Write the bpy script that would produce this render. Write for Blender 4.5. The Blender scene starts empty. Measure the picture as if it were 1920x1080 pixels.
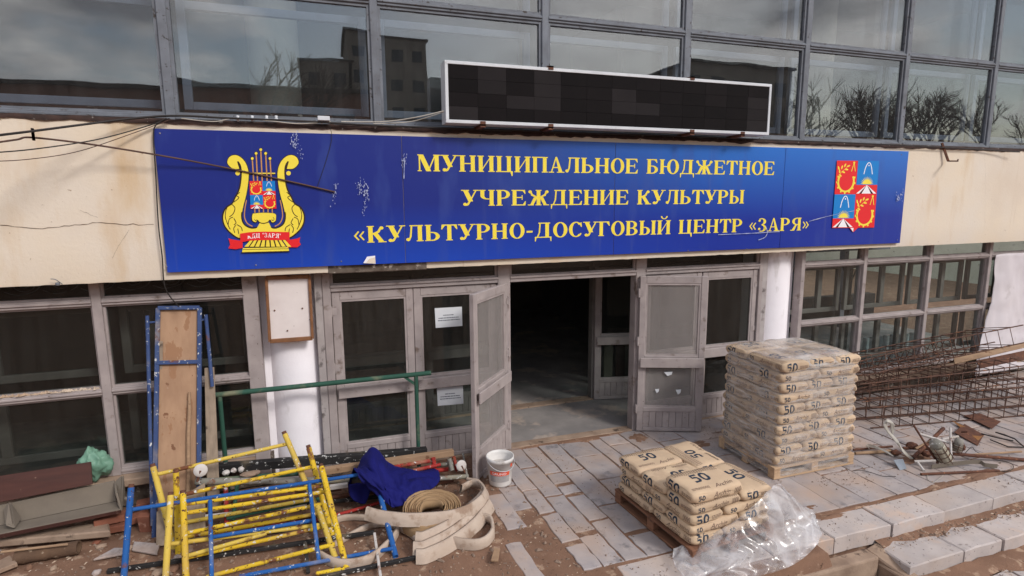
import bpy, bmesh, math, random
from mathutils import Vector, Matrix, noise
from mathutils.bvhtree import BVHTree
from math import sin, cos, pi, radians as rad
random.seed(7)
V = Vector
scene = bpy.context.scene
col = scene.collection

# ---------------------------------------------------------------- camera
CAM = V((0, -6.653, 3.2)); PITCH, YAW, ROLL, FPX = rad(8.68), rad(18.55), rad(-0.405), 1050.0
fwd = V((sin(YAW)*cos(PITCH), cos(YAW)*cos(PITCH), -sin(PITCH)))
rgt = V((cos(YAW), -sin(YAW), 0)); upv = rgt.cross(fwd)
AX = cos(ROLL)*rgt + sin(ROLL)*upv; AY = -sin(ROLL)*rgt + cos(ROLL)*upv
cd = bpy.data.cameras.new('camera'); cam = bpy.data.objects.new('camera', cd); col.objects.link(cam)
cd.sensor_width = 36; cd.lens = FPX/1920*36; cd.clip_start = .1; cd.clip_end = 1500
cam.matrix_world = Matrix((( AX.x, AY.x, -fwd.x, CAM.x), (AX.y, AY.y, -fwd.y, CAM.y), (AX.z, AY.z, -fwd.z, CAM.z), (0, 0, 0, 1)))
scene.camera = cam

# ---------------------------------------------------------------- sky and sun
SUN_EL, SUN_AZ = rad(38), rad(150)          # azimuth clockwise from +Y: front right, behind the camera
w = bpy.data.worlds.new('World'); scene.world = w; w.use_nodes = True
nt = w.node_tree; nt.nodes.clear()
def N(t, **k):
    n = nt.nodes.new(t)
    for a, b in k.items(): setattr(n, a, b)
    return n
L = nt.links.new
sky = N('ShaderNodeTexSky', sky_type='NISHITA', sun_disc=False, sun_elevation=SUN_EL, sun_rotation=SUN_AZ, air_density=1.2, dust_density=1.5)
tc = N('ShaderNodeTexCoord'); mp = N('ShaderNodeMapping'); mp.inputs['Scale'].default_value = (1.0, 1.0, 2.6); mp.inputs['Location'].default_value = (.55, -.35, .1)
L(tc.outputs['Generated'], mp.inputs[0])
nz = N('ShaderNodeTexNoise'); nz.inputs['Scale'].default_value = 2.3; nz.inputs['Detail'].default_value = 8; nz.inputs['Roughness'].default_value = .55
L(mp.outputs[0], nz.inputs['Vector'])
rp = N('ShaderNodeValToRGB'); rp.color_ramp.elements[0].position = .44; rp.color_ramp.elements[1].position = .56
L(nz.outputs[0], rp.inputs[0])
nz2 = N('ShaderNodeTexNoise'); nz2.inputs['Scale'].default_value = 4.1; nz2.inputs['Detail'].default_value = 7
L(mp.outputs[0], nz2.inputs['Vector'])
rc = N('ShaderNodeValToRGB'); rc.color_ramp.elements[0].position = .36; rc.color_ramp.elements[0].color = (3.6, 3.7, 4.1, 1)
rc.color_ramp.elements[1].position = .64; rc.color_ramp.elements[1].color = (13, 12.7, 12.5, 1)
L(nz2.outputs[0], rc.inputs[0])
mx = N('ShaderNodeMix', data_type='RGBA'); L(rp.outputs[0], mx.inputs['Factor']); L(sky.outputs[0], mx.inputs[6]); L(rc.outputs[0], mx.inputs[7])
bg = N('ShaderNodeBackground'); bg.inputs['Strength'].default_value = .1; L(mx.outputs[2], bg.inputs[0])
wo = N('ShaderNodeOutputWorld'); L(bg.outputs[0], wo.inputs[0])
sd = bpy.data.lights.new('sun', 'SUN'); sd.energy = 1.5; sd.angle = rad(14); sd.color = (1, .97, .93)
so = bpy.data.objects.new('sun', sd); col.objects.link(so)
sdir = V((sin(SUN_AZ)*cos(SUN_EL), cos(SUN_AZ)*cos(SUN_EL), sin(SUN_EL)))
so.rotation_euler = sdir.to_track_quat('Z', 'Y').to_euler(); so.location = (8, -12, 14)
scene.view_settings.view_transform = 'Standard'; scene.view_settings.look = 'None'
scene.view_settings.exposure = 0.57; scene.view_settings.gamma = 1.0
scene.render.engine = 'CYCLES'
try: scene.cycles.max_bounces = 6; scene.cycles.diffuse_bounces = 3; scene.cycles.glossy_bounces = 3; scene.cycles.transparent_max_bounces = 20
except Exception: pass

# ---------------------------------------------------------------- photo pixel -> place
def ray(x, y): return ((x-960)/FPX)*AX - ((y-540)/FPX)*AY + fwd
def P(x, y, Y=0.0):                       # where the pixel meets the vertical plane y = Y
    d = ray(x, y); return CAM + d*((Y-CAM.y)/d.y)
def G(x, y, z=0.0):                       # where the pixel meets the level z
    d = ray(x, y); return CAM + d*((z-CAM.z)/d.z)

# ---------------------------------------------------------------- mesh helper
class MB:
    def __init__(s): s.v = []; s.f = []; s.mi = []; s.sm = []
    def add(s, vs, fs, mi=0, smooth=False):
        n = len(s.v); s.v += [V(p) for p in vs]
        for f in fs: s.f.append([n+i for i in f]); s.mi.append(mi); s.sm.append(smooth)
        return s
    def box(s, x0, x1, y0, y1, z0, z1, mi=0):
        vs = [(x, y, z) for z in (z0, z1) for y in (y0, y1) for x in (x0, x1)]
        return s.add(vs, [(0,2,3,1), (4,5,7,6), (0,1,5,4), (2,6,7,3), (0,4,6,2), (1,3,7,5)], mi)
    def bar(s, p, q, wd, ht, up=(0,0,1), mi=0):
        p, q = V(p), V(q); d = (q-p).normalized(); u = V(up)
        a = d.cross(u)
        if a.length < 1e-4: a = d.cross(V((0,1,0)))
        a.normalize(); b = a.cross(d).normalized(); a *= wd/2; b *= ht/2
        vs = [e+i*a+j*b for e in (p, q) for j in (-1, 1) for i in (-1, 1)]
        return s.add(vs, [(0,1,3,2), (4,6,7,5), (0,4,5,1), (2,3,7,6), (0,2,6,4), (1,5,7,3)], mi)
    def tube(s, pts, r, n=8, mi=0, caps=True, hollow=False):
        pts = [V(p) for p in pts]; rings = []; prev = None
        rr = r if isinstance(r, (list, tuple)) else [r]*len(pts)
        for i, p in enumerate(pts):
            a = pts[max(i-1, 0)]; b = pts[min(i+1, len(pts)-1)]; d = (b-a).normalized()
            if prev is None:
                t = d.cross(V((0,0,1)));
                if t.length < .05: t = d.cross(V((1,0,0)))
            else: t = prev - d*prev.dot(d)
            t.normalize(); prev = t; u = d.cross(t)
            rings.append([p + rr[i]*(cos(2*pi*k/n)*t + sin(2*pi*k/n)*u) for k in range(n)])
        vs = [q for g in rings for q in g]; fs = []
        for i in range(len(pts)-1):
            for k in range(n):
                fs.append((i*n+k, i*n+(k+1)%n, (i+1)*n+(k+1)%n, (i+1)*n+k))
        s.add(vs, fs, mi, True)
        if caps:
            m = len(rings)-1
            if hollow:
                for ri, sg in ((0, 1), (m, -1)):
                    d = (pts[1]-pts[0]).normalized() if ri == 0 else (pts[m]-pts[m-1]).normalized()*-1
                    inner = [pts[ri] + (q-pts[ri])*.78 for q in rings[ri]]; deep = [q + d*rr[ri]*1.6*1 for q in inner]
                    vv = rings[ri]+inner+deep
                    ff = [(k, (k+1)%n, n+(k+1)%n, n+k) for k in range(n)] + [(n+k, n+(k+1)%n, 2*n+(k+1)%n, 2*n+k) for k in range(n)] + [tuple(2*n+k for k in range(n))]
                    s.add(vv, ff, mi)
            else:
                s.add(rings[0], [tuple(reversed(range(n)))], mi); s.add(rings[m], [tuple(range(n))], mi)
        return s
    def prism(s, poly, off, mi=0):
        poly = [V(p) for p in poly]; off = V(off); n = len(poly)
        vs = poly + [p+off for p in poly]
        fs = [tuple(range(n)), tuple(reversed(range(n, 2*n)))] + [(i, n+i, n+(i+1)%n, (i+1)%n) for i in range(n)]
        return s.add(vs, fs, mi)
    def lathe(s, prof, c, n=24, mi=0, ax=None):
        c = V(c); vs = []; fs = []; m = len(prof)
        M3 = ax if ax is not None else Matrix.Identity(3)
        for (r, z) in prof:
            for k in range(n): vs.append(c + M3 @ V((r*cos(2*pi*k/n), r*sin(2*pi*k/n), z)))
        for i in range(m-1):
            for k in range(n): fs.append((i*n+k, i*n+(k+1)%n, (i+1)*n+(k+1)%n, (i+1)*n+k))
        return s.add(vs, fs, mi, True)
    def grid(s, g, mi=0, smooth=True):        # g[i][j] points
        n, m = len(g), len(g[0])
        return s.add([p for r in g for p in r], [(i*m+j, i*m+j+1, (i+1)*m+j+1, (i+1)*m+j) for i in range(n-1) for j in range(m-1)], mi, smooth)
    def build(s, name, mats, parent=None, bevel=0, solid=0, segs=1, subs=0, org=None):
        me = bpy.data.meshes.new(name)
        root = parent
        while root is not None and root.parent is not None: root = root.parent
        o_ = root.location if root is not None else (V(org) if org is not None else V((0,0,0)))
        me.from_pydata([p-o_ for p in s.v], [], s.f)
        if not isinstance(mats, (list, tuple)): mats = [mats]
        for m in mats: me.materials.append(m)
        for i, p in enumerate(me.polygons): p.material_index = s.mi[i]; p.use_smooth = s.sm[i]
        me.update()
        o = bpy.data.objects.new(name, me); col.objects.link(o)
        if parent is not None: o.parent = parent
        elif org is not None: o.location = org
        if solid: k = o.modifiers.new('solid', 'SOLIDIFY'); k.thickness = solid; k.offset = 0
        if bevel: k = o.modifiers.new('bevel', 'BEVEL'); k.width = bevel; k.segments = segs; k.limit_method = 'ANGLE'; k.angle_limit = rad(40)
        if subs: k = o.modifiers.new('subd', 'SUBSURF'); k.levels = subs; k.render_levels = subs
        return o
def tag(o, label=None, cat=None, group=None, kind=None):
    if label: o['label'] = label
    if cat: o['category'] = cat
    if group: o['group'] = group
    if kind: o['kind'] = kind
    return o
def empty(name, loc, label=None, cat=None, group=None, rz=0):
    o = bpy.data.objects.new(name, None); col.objects.link(o); o.location = loc; o.rotation_euler = (0, 0, rz); o.empty_display_size = .2
    return tag(o, label, cat, group)
def ob(name, data, parent, loc=(0,0,0), rot=(0,0,0)):
    o = bpy.data.objects.new(name, data); col.objects.link(o); o.parent = parent; o.location = loc; o.rotation_euler = rot
    return o
def spline(pts, n=6):                       # Catmull-Rom through points
    pts = [V(p) for p in pts]; out = []
    for i in range(len(pts)-1):
        a, b, c, d = pts[max(i-1, 0)], pts[i], pts[i+1], pts[min(i+2, len(pts)-1)]
        for k in range(n):
            t = k/n
            out.append(.5*((2*b) + (c-a)*t + (2*a-5*b+4*c-d)*t*t + (3*b-a-3*c+d)*t**3))
    return out+[pts[-1]]

# ---------------------------------------------------------------- materials
def lin(r, g, b, k=1.0):
    f = lambda c: (c/255/12.92 if c/255 <= .04045 else ((c/255+.055)/1.055)**2.4)*k
    return (f(r), f(g), f(b), 1)
def base(name):
    m = bpy.data.materials.new(name); m.use_nodes = True; t = m.node_tree
    b = t.nodes['Principled BSDF']; return m, t, b
def nn(t, typ, **k):
    n = t.nodes.new(typ)
    for a, v in k.items(): setattr(n, a, v)
    return n
def coords(t, scale=(1,1,1), rnd=True):
    c = nn(t, 'ShaderNodeTexCoord'); out = c.outputs['Object']
    if rnd:
        oi = nn(t, 'ShaderNodeObjectInfo'); a = nn(t, 'ShaderNodeVectorMath', operation='ADD'); m_ = nn(t, 'ShaderNodeMath', operation='MULTIPLY'); m_.inputs[1].default_value = 37
        t.links.new(oi.outputs['Random'], m_.inputs[0]); t.links.new(out, a.inputs[0]); t.links.new(m_.outputs[0], a.inputs[1]); out = a.outputs[0]
    if scale != (1,1,1):
        mp = nn(t, 'ShaderNodeMapping'); mp.inputs['Scale'].default_value = scale; t.links.new(out, mp.inputs[0]); out = mp.outputs[0]
    return out
def nse(t, vec, sc, det=5, ro=.55):
    n = nn(t, 'ShaderNodeTexNoise'); n.inputs['Scale'].default_value = sc; n.inputs['Detail'].default_value = det; n.inputs['Roughness'].default_value = ro
    t.links.new(vec, n.inputs['Vector']); return n.outputs[0]
def ramp(t, fac, p0, p1):
    r = nn(t, 'ShaderNodeMapRange'); r.inputs[1].default_value = p0; r.inputs[2].default_value = p1; t.links.new(fac, r.inputs[0]); return r.outputs[0]
def mixc(t, fac, a, b):
    m = nn(t, 'ShaderNodeMix', data_type='RGBA')
    if isinstance(fac, float): m.inputs[0].default_value = fac
    else: t.links.new(fac, m.inputs[0])
    for i, c in ((6, a), (7, b)):
        if isinstance(c, tuple): m.inputs[i].default_value = c
        else: t.links.new(c, m.inputs[i])
    return m.outputs[2]
def mat(name, c, c2=None, sc=4, rough=.75, metal=0, bump=0, bsc=40, spots=(), stretch=(1,1,1), spec=.35, vary=0, dust=None):
    m, t, b = base(name); vec = coords(t, stretch); plain = coords(t)
    out = mixc(t, ramp(t, nse(t, vec, sc), .3, .7), c, c2 or c)
    for (sc_, ssc, th, soft, *st) in spots:
        vv = coords(t, st[0]) if st else plain
        out = mixc(t, ramp(t, nse(t, vv, ssc, 6, .6), th, th+soft), out, sc_)
    if dust:
        out = mixc(t, ramp(t, nse(t, coords(t, rnd=False), dust[1], 7, .6), dust[2], dust[2]+dust[3]), out, dust[0])
    if vary:
        oi = nn(t, 'ShaderNodeObjectInfo'); h = nn(t, 'ShaderNodeHueSaturation'); r = ramp(t, oi.outputs['Random'], 0, 1); r.node.inputs[3].default_value = 1-vary; r.node.inputs[4].default_value = 1+vary
        t.links.new(r, h.inputs['Value']); t.links.new(out, h.inputs['Color']); out = h.outputs[0]
    t.links.new(out, b.inputs['Base Color']); b.inputs['Roughness'].default_value = rough; b.inputs['Metallic'].default_value = metal; b.inputs['Specular IOR Level'].default_value = spec
    if bump:
        bp = nn(t, 'ShaderNodeBump'); bp.inputs['Strength'].default_value = bump; bp.inputs['Distance'].default_value = .01
        t.links.new(nse(t, plain, bsc, 6, .65), bp.inputs['Height']); t.links.new(bp.outputs[0], b.inputs['Normal'])
    return m
def glass(name, refl=.07, dirt=.06, dirtcol=(.45,.42,.4,1), tint=(1,1,1,1), streak=.25):
    m = bpy.data.materials.new(name); m.use_nodes = True; t = m.node_tree; t.nodes.clear()
    o = nn(t, 'ShaderNodeOutputMaterial'); lw = nn(t, 'ShaderNodeLayerWeight'); lw.inputs[0].default_value = .5
    pw = nn(t, 'ShaderNodeMath', operation='POWER'); pw.inputs[1].default_value = 5; t.links.new(lw.outputs['Facing'], pw.inputs[0])
    r = ramp(t, pw.outputs[0], 0, 1); r.node.inputs[3].default_value = refl; r.node.inputs[4].default_value = 1
    tr = nn(t, 'ShaderNodeBsdfTransparent'); tr.inputs[0].default_value = tint
    gl = nn(t, 'ShaderNodeBsdfGlossy'); gl.inputs['Roughness'].default_value = .012
    vec = coords(t); wv = nn(t, 'ShaderNodeBump'); wv.inputs['Strength'].default_value = .11; wv.inputs['Distance'].default_value = .02
    t.links.new(nse(t, vec, 1.3, 1), wv.inputs['Height']); t.links.new(wv.outputs[0], gl.inputs['Normal'])
    m1 = nn(t, 'ShaderNodeMixShader'); t.links.new(r, m1.inputs[0]); t.links.new(tr.outputs[0], m1.inputs[1]); t.links.new(gl.outputs[0], m1.inputs[2])
    df = nn(t, 'ShaderNodeBsdfDiffuse'); df.inputs[0].default_value = dirtcol
    n1 = ramp(t, nse(t, coords(t, (9, 9, 1.2)), 1.4, 7, .65), .35, .8); n1.node.inputs[3].default_value = dirt; n1.node.inputs[4].default_value = dirt+streak*dirt*4
    m2 = nn(t, 'ShaderNodeMixShader'); t.links.new(n1, m2.inputs[0]); t.links.new(m1.outputs[0], m2.inputs[1]); t.links.new(df.outputs[0], m2.inputs[2])
    t.links.new(m2.outputs[0], o.inputs[0]); return m

RUST = lin(96, 58, 40); DUST = lin(150, 132, 118)
M = {}
M['cream'] = mat('cream plaster', lin(224, 207, 184), lin(220, 208, 194), 1.2, .9, bump=.3, bsc=28, spots=[(lin(206,178,142), 2.2, .56, .22, (1,1,.25)), (lin(186,160,130), 5, .67, .14, (1.6,1,.07)), (lin(150,120,92), 14, .67, .05), (lin(214,198,180), .8, .52, .2), (lin(170,146,122), 40, .7, .04)])
M['broken'] = mat('broken concrete', lin(120,108,98), lin(74,62,54), 9, .95, bump=.8, bsc=30, spots=[(lin(170,160,150), 12, .58, .06)])
M['white_wall'] = mat('whitewash', lin(246,241,245), lin(238,232,236), 3, .85, bump=.25, bsc=35, spots=[(lin(168,158,152), 3, .62, .2, (1,1,.4)), (lin(120,100,90), 22, .72, .03)])
M['lilac'] = mat('old lilac frame paint', lin(170,158,155), lin(148,137,135), 5, .7, bump=.12, bsc=70, spots=[(lin(112,96,88), 6, .6, .12), (lin(84,70,62), 30, .68, .03)])
M['greyframe'] = mat('grey blue frame paint', lin(120,124,132), lin(96,98,104), 4, .65, bump=.25, bsc=60, spots=[(lin(60,52,48), 14, .62, .05), (lin(92,72,60), 40, .64, .04)])
M['inframe'] = mat('inner frame paint', lin(136,146,162), lin(118,126,140), 4, .7)
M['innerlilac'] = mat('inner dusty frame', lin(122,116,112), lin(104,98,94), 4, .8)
M['rustwood'] = mat('rusty dark sill', lin(70,50,44), lin(46,36,33), 8, .9, bump=.5, bsc=30, spots=[(lin(150,142,134), 14, .62, .06)])
M['glassU'] = glass('upper glass', .125, .012, (.42,.41,.4,1), (.85,.87,.88,1), .5)
M['glassL'] = glass('lower glass', .03, .008, (.4,.38,.35,1), (.7,.73,.72,1), .6)
M['glassR'] = glass('right room glass', .035, .008, (.4,.38,.35,1), (.9,.93,.92,1), .6)
M['glassD'] = glass('dusty door glass', .035, .012, (.5,.46,.43,1), (.66,.71,.7,1), .5)
M['glassX'] = glass('very dusty glass', .02, .3, (.4,.36,.34,1), (.9,.9,.9,1), .12)
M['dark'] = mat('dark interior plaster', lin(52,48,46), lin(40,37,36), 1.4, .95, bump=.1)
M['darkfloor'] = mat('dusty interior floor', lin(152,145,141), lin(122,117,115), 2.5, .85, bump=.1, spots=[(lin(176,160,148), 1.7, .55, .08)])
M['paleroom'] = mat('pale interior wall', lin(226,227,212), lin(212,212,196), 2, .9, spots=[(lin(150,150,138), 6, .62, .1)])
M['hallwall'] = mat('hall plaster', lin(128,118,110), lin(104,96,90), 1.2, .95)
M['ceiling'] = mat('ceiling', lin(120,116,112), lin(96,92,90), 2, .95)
M['slab'] = mat('paving stone', lin(172,162,159), lin(150,142,142), 5, .85, bump=.25, bsc=45, vary=.1, spots=[(lin(124,118,119), 6, .56, .12), (lin(82,72,66), 30, .68, .03)], dust=(lin(174,152,138), 1.7, .42, .28))
M['curb'] = mat('kerb stone', lin(190,179,174), lin(168,158,155), 4, .85, bump=.3, bsc=40, vary=.06, spots=[(lin(196,170,152), 2.5, .55, .15), (lin(140,128,124), 12, .62, .08), (lin(60,54,52), 24, .64, .04)], dust=(lin(186,168,156), 1.4, .48, .25))
M['soil'] = mat('sandy soil', lin(140,107,87), lin(116,87,70), 3, .98, bump=.9, bsc=55, spots=[(lin(166,138,116), 7, .58, .08), (lin(84,62,48), 18, .64, .05), (lin(190,172,156), 60, .7, .02)])
M['asphalt'] = mat('dusty ground', lin(120,108,98), lin(96,88,82), 3, .95, bump=.4)
M['concrete'] = mat('worn concrete', lin(172,148,128), lin(132,110,94), 4, .92, bump=.6, bsc=25, spots=[(lin(90,74,64), 7, .6, .08)])
M['brick'] = mat('red brick', lin(146,92,72), lin(124,78,62), 6, .9, bump=.3, vary=.08, spots=[(lin(190,150,130), 10, .62, .08)])
M['sheetw'] = mat('white sheeting', lin(214,206,208), lin(198,190,194), 2, .7, spots=[(lin(150,140,138), 1.6, .6, .2)])

# ================================================================ the setting
def sstep(a, b, x):
    t = min(max((x-a)/(b-a), 0), 1); return t*t*(3-2*t)
def ground_z(x, y):
    n = noise.noise(V((x*1.7, y*1.7, 0)))*.5 + noise.noise(V((x*6, y*6, 3)))*.25 + noise.noise(V((x*17, y*17, 5)))*.14
    near = sstep(30, 8, abs(x-3))*sstep(-14, -6, y)
    z = -.008 + .006*n
    if x < 2.0: z += (.0 + .012*n)*sstep(2.0, 1.2, x)
    if x < -.6: z += (.02*n)*sstep(-.6, -1.6, x)
    lowz = -.185 if y > -3.2 else -.335
    lowz += .014*n
    if x > 4.3 and y < -2.8: z = lowz
    elif y < -2.7: z = z + (-.33 - z)*sstep(-2.7, -5.5, y)
    if 2.9 < x < 5.0 and -4.2 < y < -3.1: z = -.85 + .06*n
    z2 = -.335 if y < -6 else z
    return z if near > .5 else (-.335 if y < -4 else -.06)
def arange(a, b, s):
    n = int(round((b-a)/s)); return [a+(b-a)*i/n for i in range(n+1)]
xs = [-320, -120, -50, -20, -9] + arange(-7, 13, .07) + [16, 25, 50, 120, 320]
ys = [-320, -160, -80, -40, -20, -10] + arange(-6, .1, .055) + [2, 12, 40, 120]
g = MB(); g.grid([[V((x, y, ground_z(x, y))) for x in xs] for y in ys])
ground = tag(g.build('ground', M['soil']), kind='structure')

pavement = bpy.data.objects.new('pavement', None); col.objects.link(pavement); tag(pavement, kind='structure')
def rough_poly(x0, x1, y0, y1, shear=0.0, j=.009, sk=1.0):
    pts = []
    def side(a, b, n):
        for i in range(n):
            t = i/n; p = a.lerp(b, t); pts.append(p + V((random.uniform(-j, j), random.uniform(-j, j))))
    c = [V((x0, y0)), V((x1, y0)), V((x1, y1)), V((x0, y1))]
    ch = .02*random.random()
    for i in range(4): side(c[i], c[(i+1)%4], 3 if i%2 == 0 else 5)
    return [V((p.x - shear*p.y, p.y)) for p in pts]
def stone(name, poly, zt, th, m, parent, tilt=.003, bev=.006, xf=None):
    cx = sum(p.x for p in poly)/len(poly); cy = sum(p.y for p in poly)/len(poly)
    ta, tb = random.uniform(-tilt, tilt), random.uniform(-tilt, tilt); mb = MB(); n = len(poly)
    top = []; mid = []; bot = []
    for p in poly:
        z = zt + ta*(p.x-cx)/.3 + tb*(p.y-cy)/.5; q = V((cx, cy)).lerp(p, 1-bev/max((p-V((cx, cy))).length, .05))
        top.append(V((q.x, q.y, z))); mid.append(V((p.x, p.y, z-bev*.8))); bot.append(V((p.x, p.y, z-th)))
    vs = top+mid+bot
    fs = [tuple(range(n))] + [(i, n+i, n+(i+1)%n, (i+1)%n) for i in range(n)] + [(n+i, 2*n+i, 2*n+(i+1)%n, n+(i+1)%n) for i in range(n)]
    mb.add(vs, [tuple(reversed(f)) for f in fs] if False else fs)
    return mb.build(name, m, parent)
strips = [(1.905, 2.085, [(-.46,-1.12), (-1.14,-1.62), (-1.67,-2.16), (-2.23,-2.6)]),
 (2.095, 2.305, [(-.06,-.61), (-.635,-1.325), (-1.345,-2.05), (-2.13,-2.6)]),
 (2.32, 2.525, [(-.05,-.84), (-.87,-1.1), (-1.17,-1.35), (-1.41,-1.9), (-1.935,-2.6)]),
 (2.54, 2.81, [(-.05,-.86), (-.885,-1.68), (-1.70,-2.2), (-2.27,-2.6)]),
 (2.83, 3.22, [(-.06,-.57), (-.59,-1.17), (-1.19,-1.75), (-1.77,-2.58)]),
 (3.235, 3.42, [(-.06,-.95), (-.97,-1.7), (-1.72,-2.58)]),
 (3.435, 3.74, [(-.05,-.385), (-.405,-1.05), (-1.07,-1.9), (-1.92,-2.58)])]
x = 3.755
while x < 12.6:
    wd = random.choice([.2, .3, .33, .36, .4]) if x < 4.9 else random.choice([.3, .33, .36, .4])
    if x < 4.99 < x+wd+.1: wd = 4.98-x
    y = -.05; cuts = []
    while y > -2.5:
        ln = random.choice([.45, .6, .75, .85, .95]); e = max(y-ln, -2.56)
        if -2.56-e > -.25 and e > -2.56 and e < -2.35: e = -2.56
        cuts.append((y, e)); y = e-.018
    strips.append((x, x+wd, cuts)); x += wd+.014
for (x0, x1, cuts) in strips:
    for (ya, yb) in cuts:
        if ya-yb < .08: continue
        stone('paving_slab', rough_poly(x0+.001, x1-.001, ya-.002, yb+.002, .042 if x0 < 4.9 else .0), random.uniform(0, .006), .06, M['slab'], pavement, .004)
for (x0, x1, ya, yb, sh, j) in [(1.69, 1.89, -.98, -1.49, .04, .012), (1.47, 1.66, -1.09, -1.78, .06, .01), (1.73,1.89,-.72,-.95,.04,.008), (1.35, 1.5, -2.0, -2.7, .06, .01), (1.62,1.88,-.3,-.68,.03,.01)]:
    stone('paving_slab', rough_poly(x0, x1, ya, yb, sh, j), .002, .06, M['slab'], pavement)
steps = bpy.data.objects.new('steps', None); col.objects.link(steps); tag(steps, kind='structure')
xj = 2.30
while xj < 12.4:
    ln = .725 + random.uniform(-.02, .02)
    stone('kerb_stone', rough_poly(xj+.006, xj+ln-.006, -2.63, -2.96+random.uniform(-.012, .008), 0, .006), random.uniform(0, .008), .165 , M['curb'], steps, .004, .012); xj += ln
xj = 4.97
for ln in [.72, .56, .72, .7, .74, .7, .72, .72, .72]:
    stone('kerb_stone', rough_poly(xj+.006, xj+ln-.006, -2.98, -3.35+random.uniform(-.015, .01), 0, .008), -.15+random.uniform(-.003, .006), .17, M['curb'], steps, .004, .014); xj += ln
xj = 5.25
for ln in [.8, .7, .75, .7, .8, .7, .7, .7]:
    stone('paving_slab', rough_poly(xj+.02, xj+ln-.02, -3.52, -4.3, 0, .012), -.315, .06, M['curb'], steps, .004); xj += ln
# soil swept over the back of the second step: thin uneven drift
def drift(name, x0, x1, yb, yf, z, seed, m=M['soil'], amp=.02):
    n = 60; rows = []
    for i in range(n+1):
        x = x0+(x1-x0)*i/n; r = []
        e = yf + .09*noise.noise(V((x*3.1, seed, 0))) + .05*noise.noise(V((x*11, seed, 2)))
        for k in range(6):
            t = k/5; y = yb+(e-yb)*t
            r.append(V((x, y, z + (1-t**2)*amp*(1+.6*noise.noise(V((x*8, y*8, seed)))) - (.008 if k == 5 else 0))))
        rows.append(r)
    mb = MB(); mb.grid(rows); return tag(mb.build(name, m), kind='structure')
drift('soil_drift', 5.0, 11, -2.955, -3.08, -.146, 1.3)
drift('soil_drift', 4.9, 11, -3.345, -3.55, -.306, 5.2, amp=.03)
ed_ = lambda a, s: 1+.6*noise.noise(V((cos(a)*1.6, sin(a)*1.6, s)))+.45*noise.noise(V((cos(a)*5, sin(a)*5, s)))+.2*noise.noise(V((cos(a)*14, sin(a)*14, s)))
for (cx, cy, rx, ry, sd_) in [(4.62,-2.45,.16,.05,2), (4.75,-2.66,.22,.03,3), (5.1,-2.61,.45,.03,4), (5.9,-2.6,.4,.035,5), (3.95,-.3,.16,.12,6), (4.45,-.75,.3,.12,7), (3.3,-.12,.22,.06,8), (6.5,-2.58,.3,.06,9), (7.2,-2.55,.35,.08,10), (3.0,-.08,.9,.05,12), (3.05,-2.68,.25,.05,13), (6.9,-2.0,.3,.12,14), (1.75,-.8,.12,.15,15)]:
    mb = MB(); rows = []
    for i in range(9):
        r_ = i/8; rows.append([V((cx+rx*r_*ed_(a, sd_)*cos(a), cy+ry*r_*ed_(a, sd_)*sin(a), .008+.005*(1-r_*r_)*(1+.8*noise.noise(V((i*.9, a*4, sd_))))-.011*r_**3)) for a in [2*pi*k/60 for k in range(61)]])
    mb.grid(rows); tag(mb.build('soil_drift', M['soil']), kind='structure')
# concrete ledge of the cellar pit below the kerb
mb = MB(); mb.box(2.95, 4.86, -3.13, -2.975, -.86, -.165)
led_ = mb.build('pit_ledge', M['concrete'], None, bevel=.02, segs=2); tag(led_, kind='structure')
mb = MB(); mb.prism([(4.86,-2.98,-.17), (5.0,-2.98,-.13), (5.06,-3.5,-.26), (4.94,-3.52,-.28)], (0,0,-.05)); mb.box(4.87, 4.99, -4.2, -2.985, -.86, -.24)
tag(mb.build('pit_side_wall', M['concrete'], None, bevel=.012), kind='structure')

# loose chips, pebbles and splinters on soil and steps (nobody could count them)
M['chip'] = mat('light chips', lin(206,190,172), lin(160,130,104), 1, .9, vary=0)
M['pebble'] = mat('pebbles', lin(150,128,112), lin(110,92,80), 14, .95)
def chips(name, n, fn, m, s0, s1, lab, flat=.35):
    mb = MB()
    for _ in range(n):
        x, y, z = fn(); s = random.uniform(s0, s1)*random.choice([.6, .6, 1, 1.6]); a = random.uniform(0, pi)
        u = V((cos(a), sin(a), random.uniform(-.2, .2)))*s*random.uniform(1, 2.6); v_ = V((-sin(a), cos(a), random.uniform(-.2, .2)))*s; h = V((0, 0, s*flat*2))
        c = V((x, y, z+s*flat*.4))
        mb.add([c-u*.5-v_*.5, c+u*.5-v_*.4, c+u*.4+v_*.5, c-u*.5+v_*.3, c+h*.8+u*.1, c+h*.5-u*.2], [(0,3,2,1), (0,1,4), (1,2,4), (2,3,5), (3,0,5), (0,4,5), (4,2,5)])
    return tag(mb.build(name, m), lab, 'debris', kind='stuff')
def f1():
    while 1:
        x, y = random.uniform(-3.6, 2.0), random.uniform(-2.9, -.1)
        return x, y, ground_z(x, y)
def f2():
    x = random.uniform(4.9, 9); 
    if random.random() < .5: y = random.uniform(-3.14, -2.98); return x, y, -.135
    y = random.uniform(-3.7, -3.37); return x, y, -.305
def f4():
    x = random.uniform(-3.6, -2.26); return x, random.uniform(-.06, -.03), 1.335
chips('transom_rubble', 260, f4, M['chip'], .008, .022, 'crumbled plaster lying on the middle rail of the left window', .5)
chips('wood_chips', 900, f1, M['chip'], .006, .013, 'scattered pale wood chips on the brown soil')
chips('pebbles', 2600, f1, M['pebble'], .006, .02, 'small brown pebbles and crumbs on the soil', .5)
chips('step_chips', 420, f2, M['chip'], .005, .011, 'pale chips lying on the soil along the steps')
chips('step_pebbles', 900, f2, M['pebble'], .005, .014, 'brown crumbs lying on the soil along the steps', .5)
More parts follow.
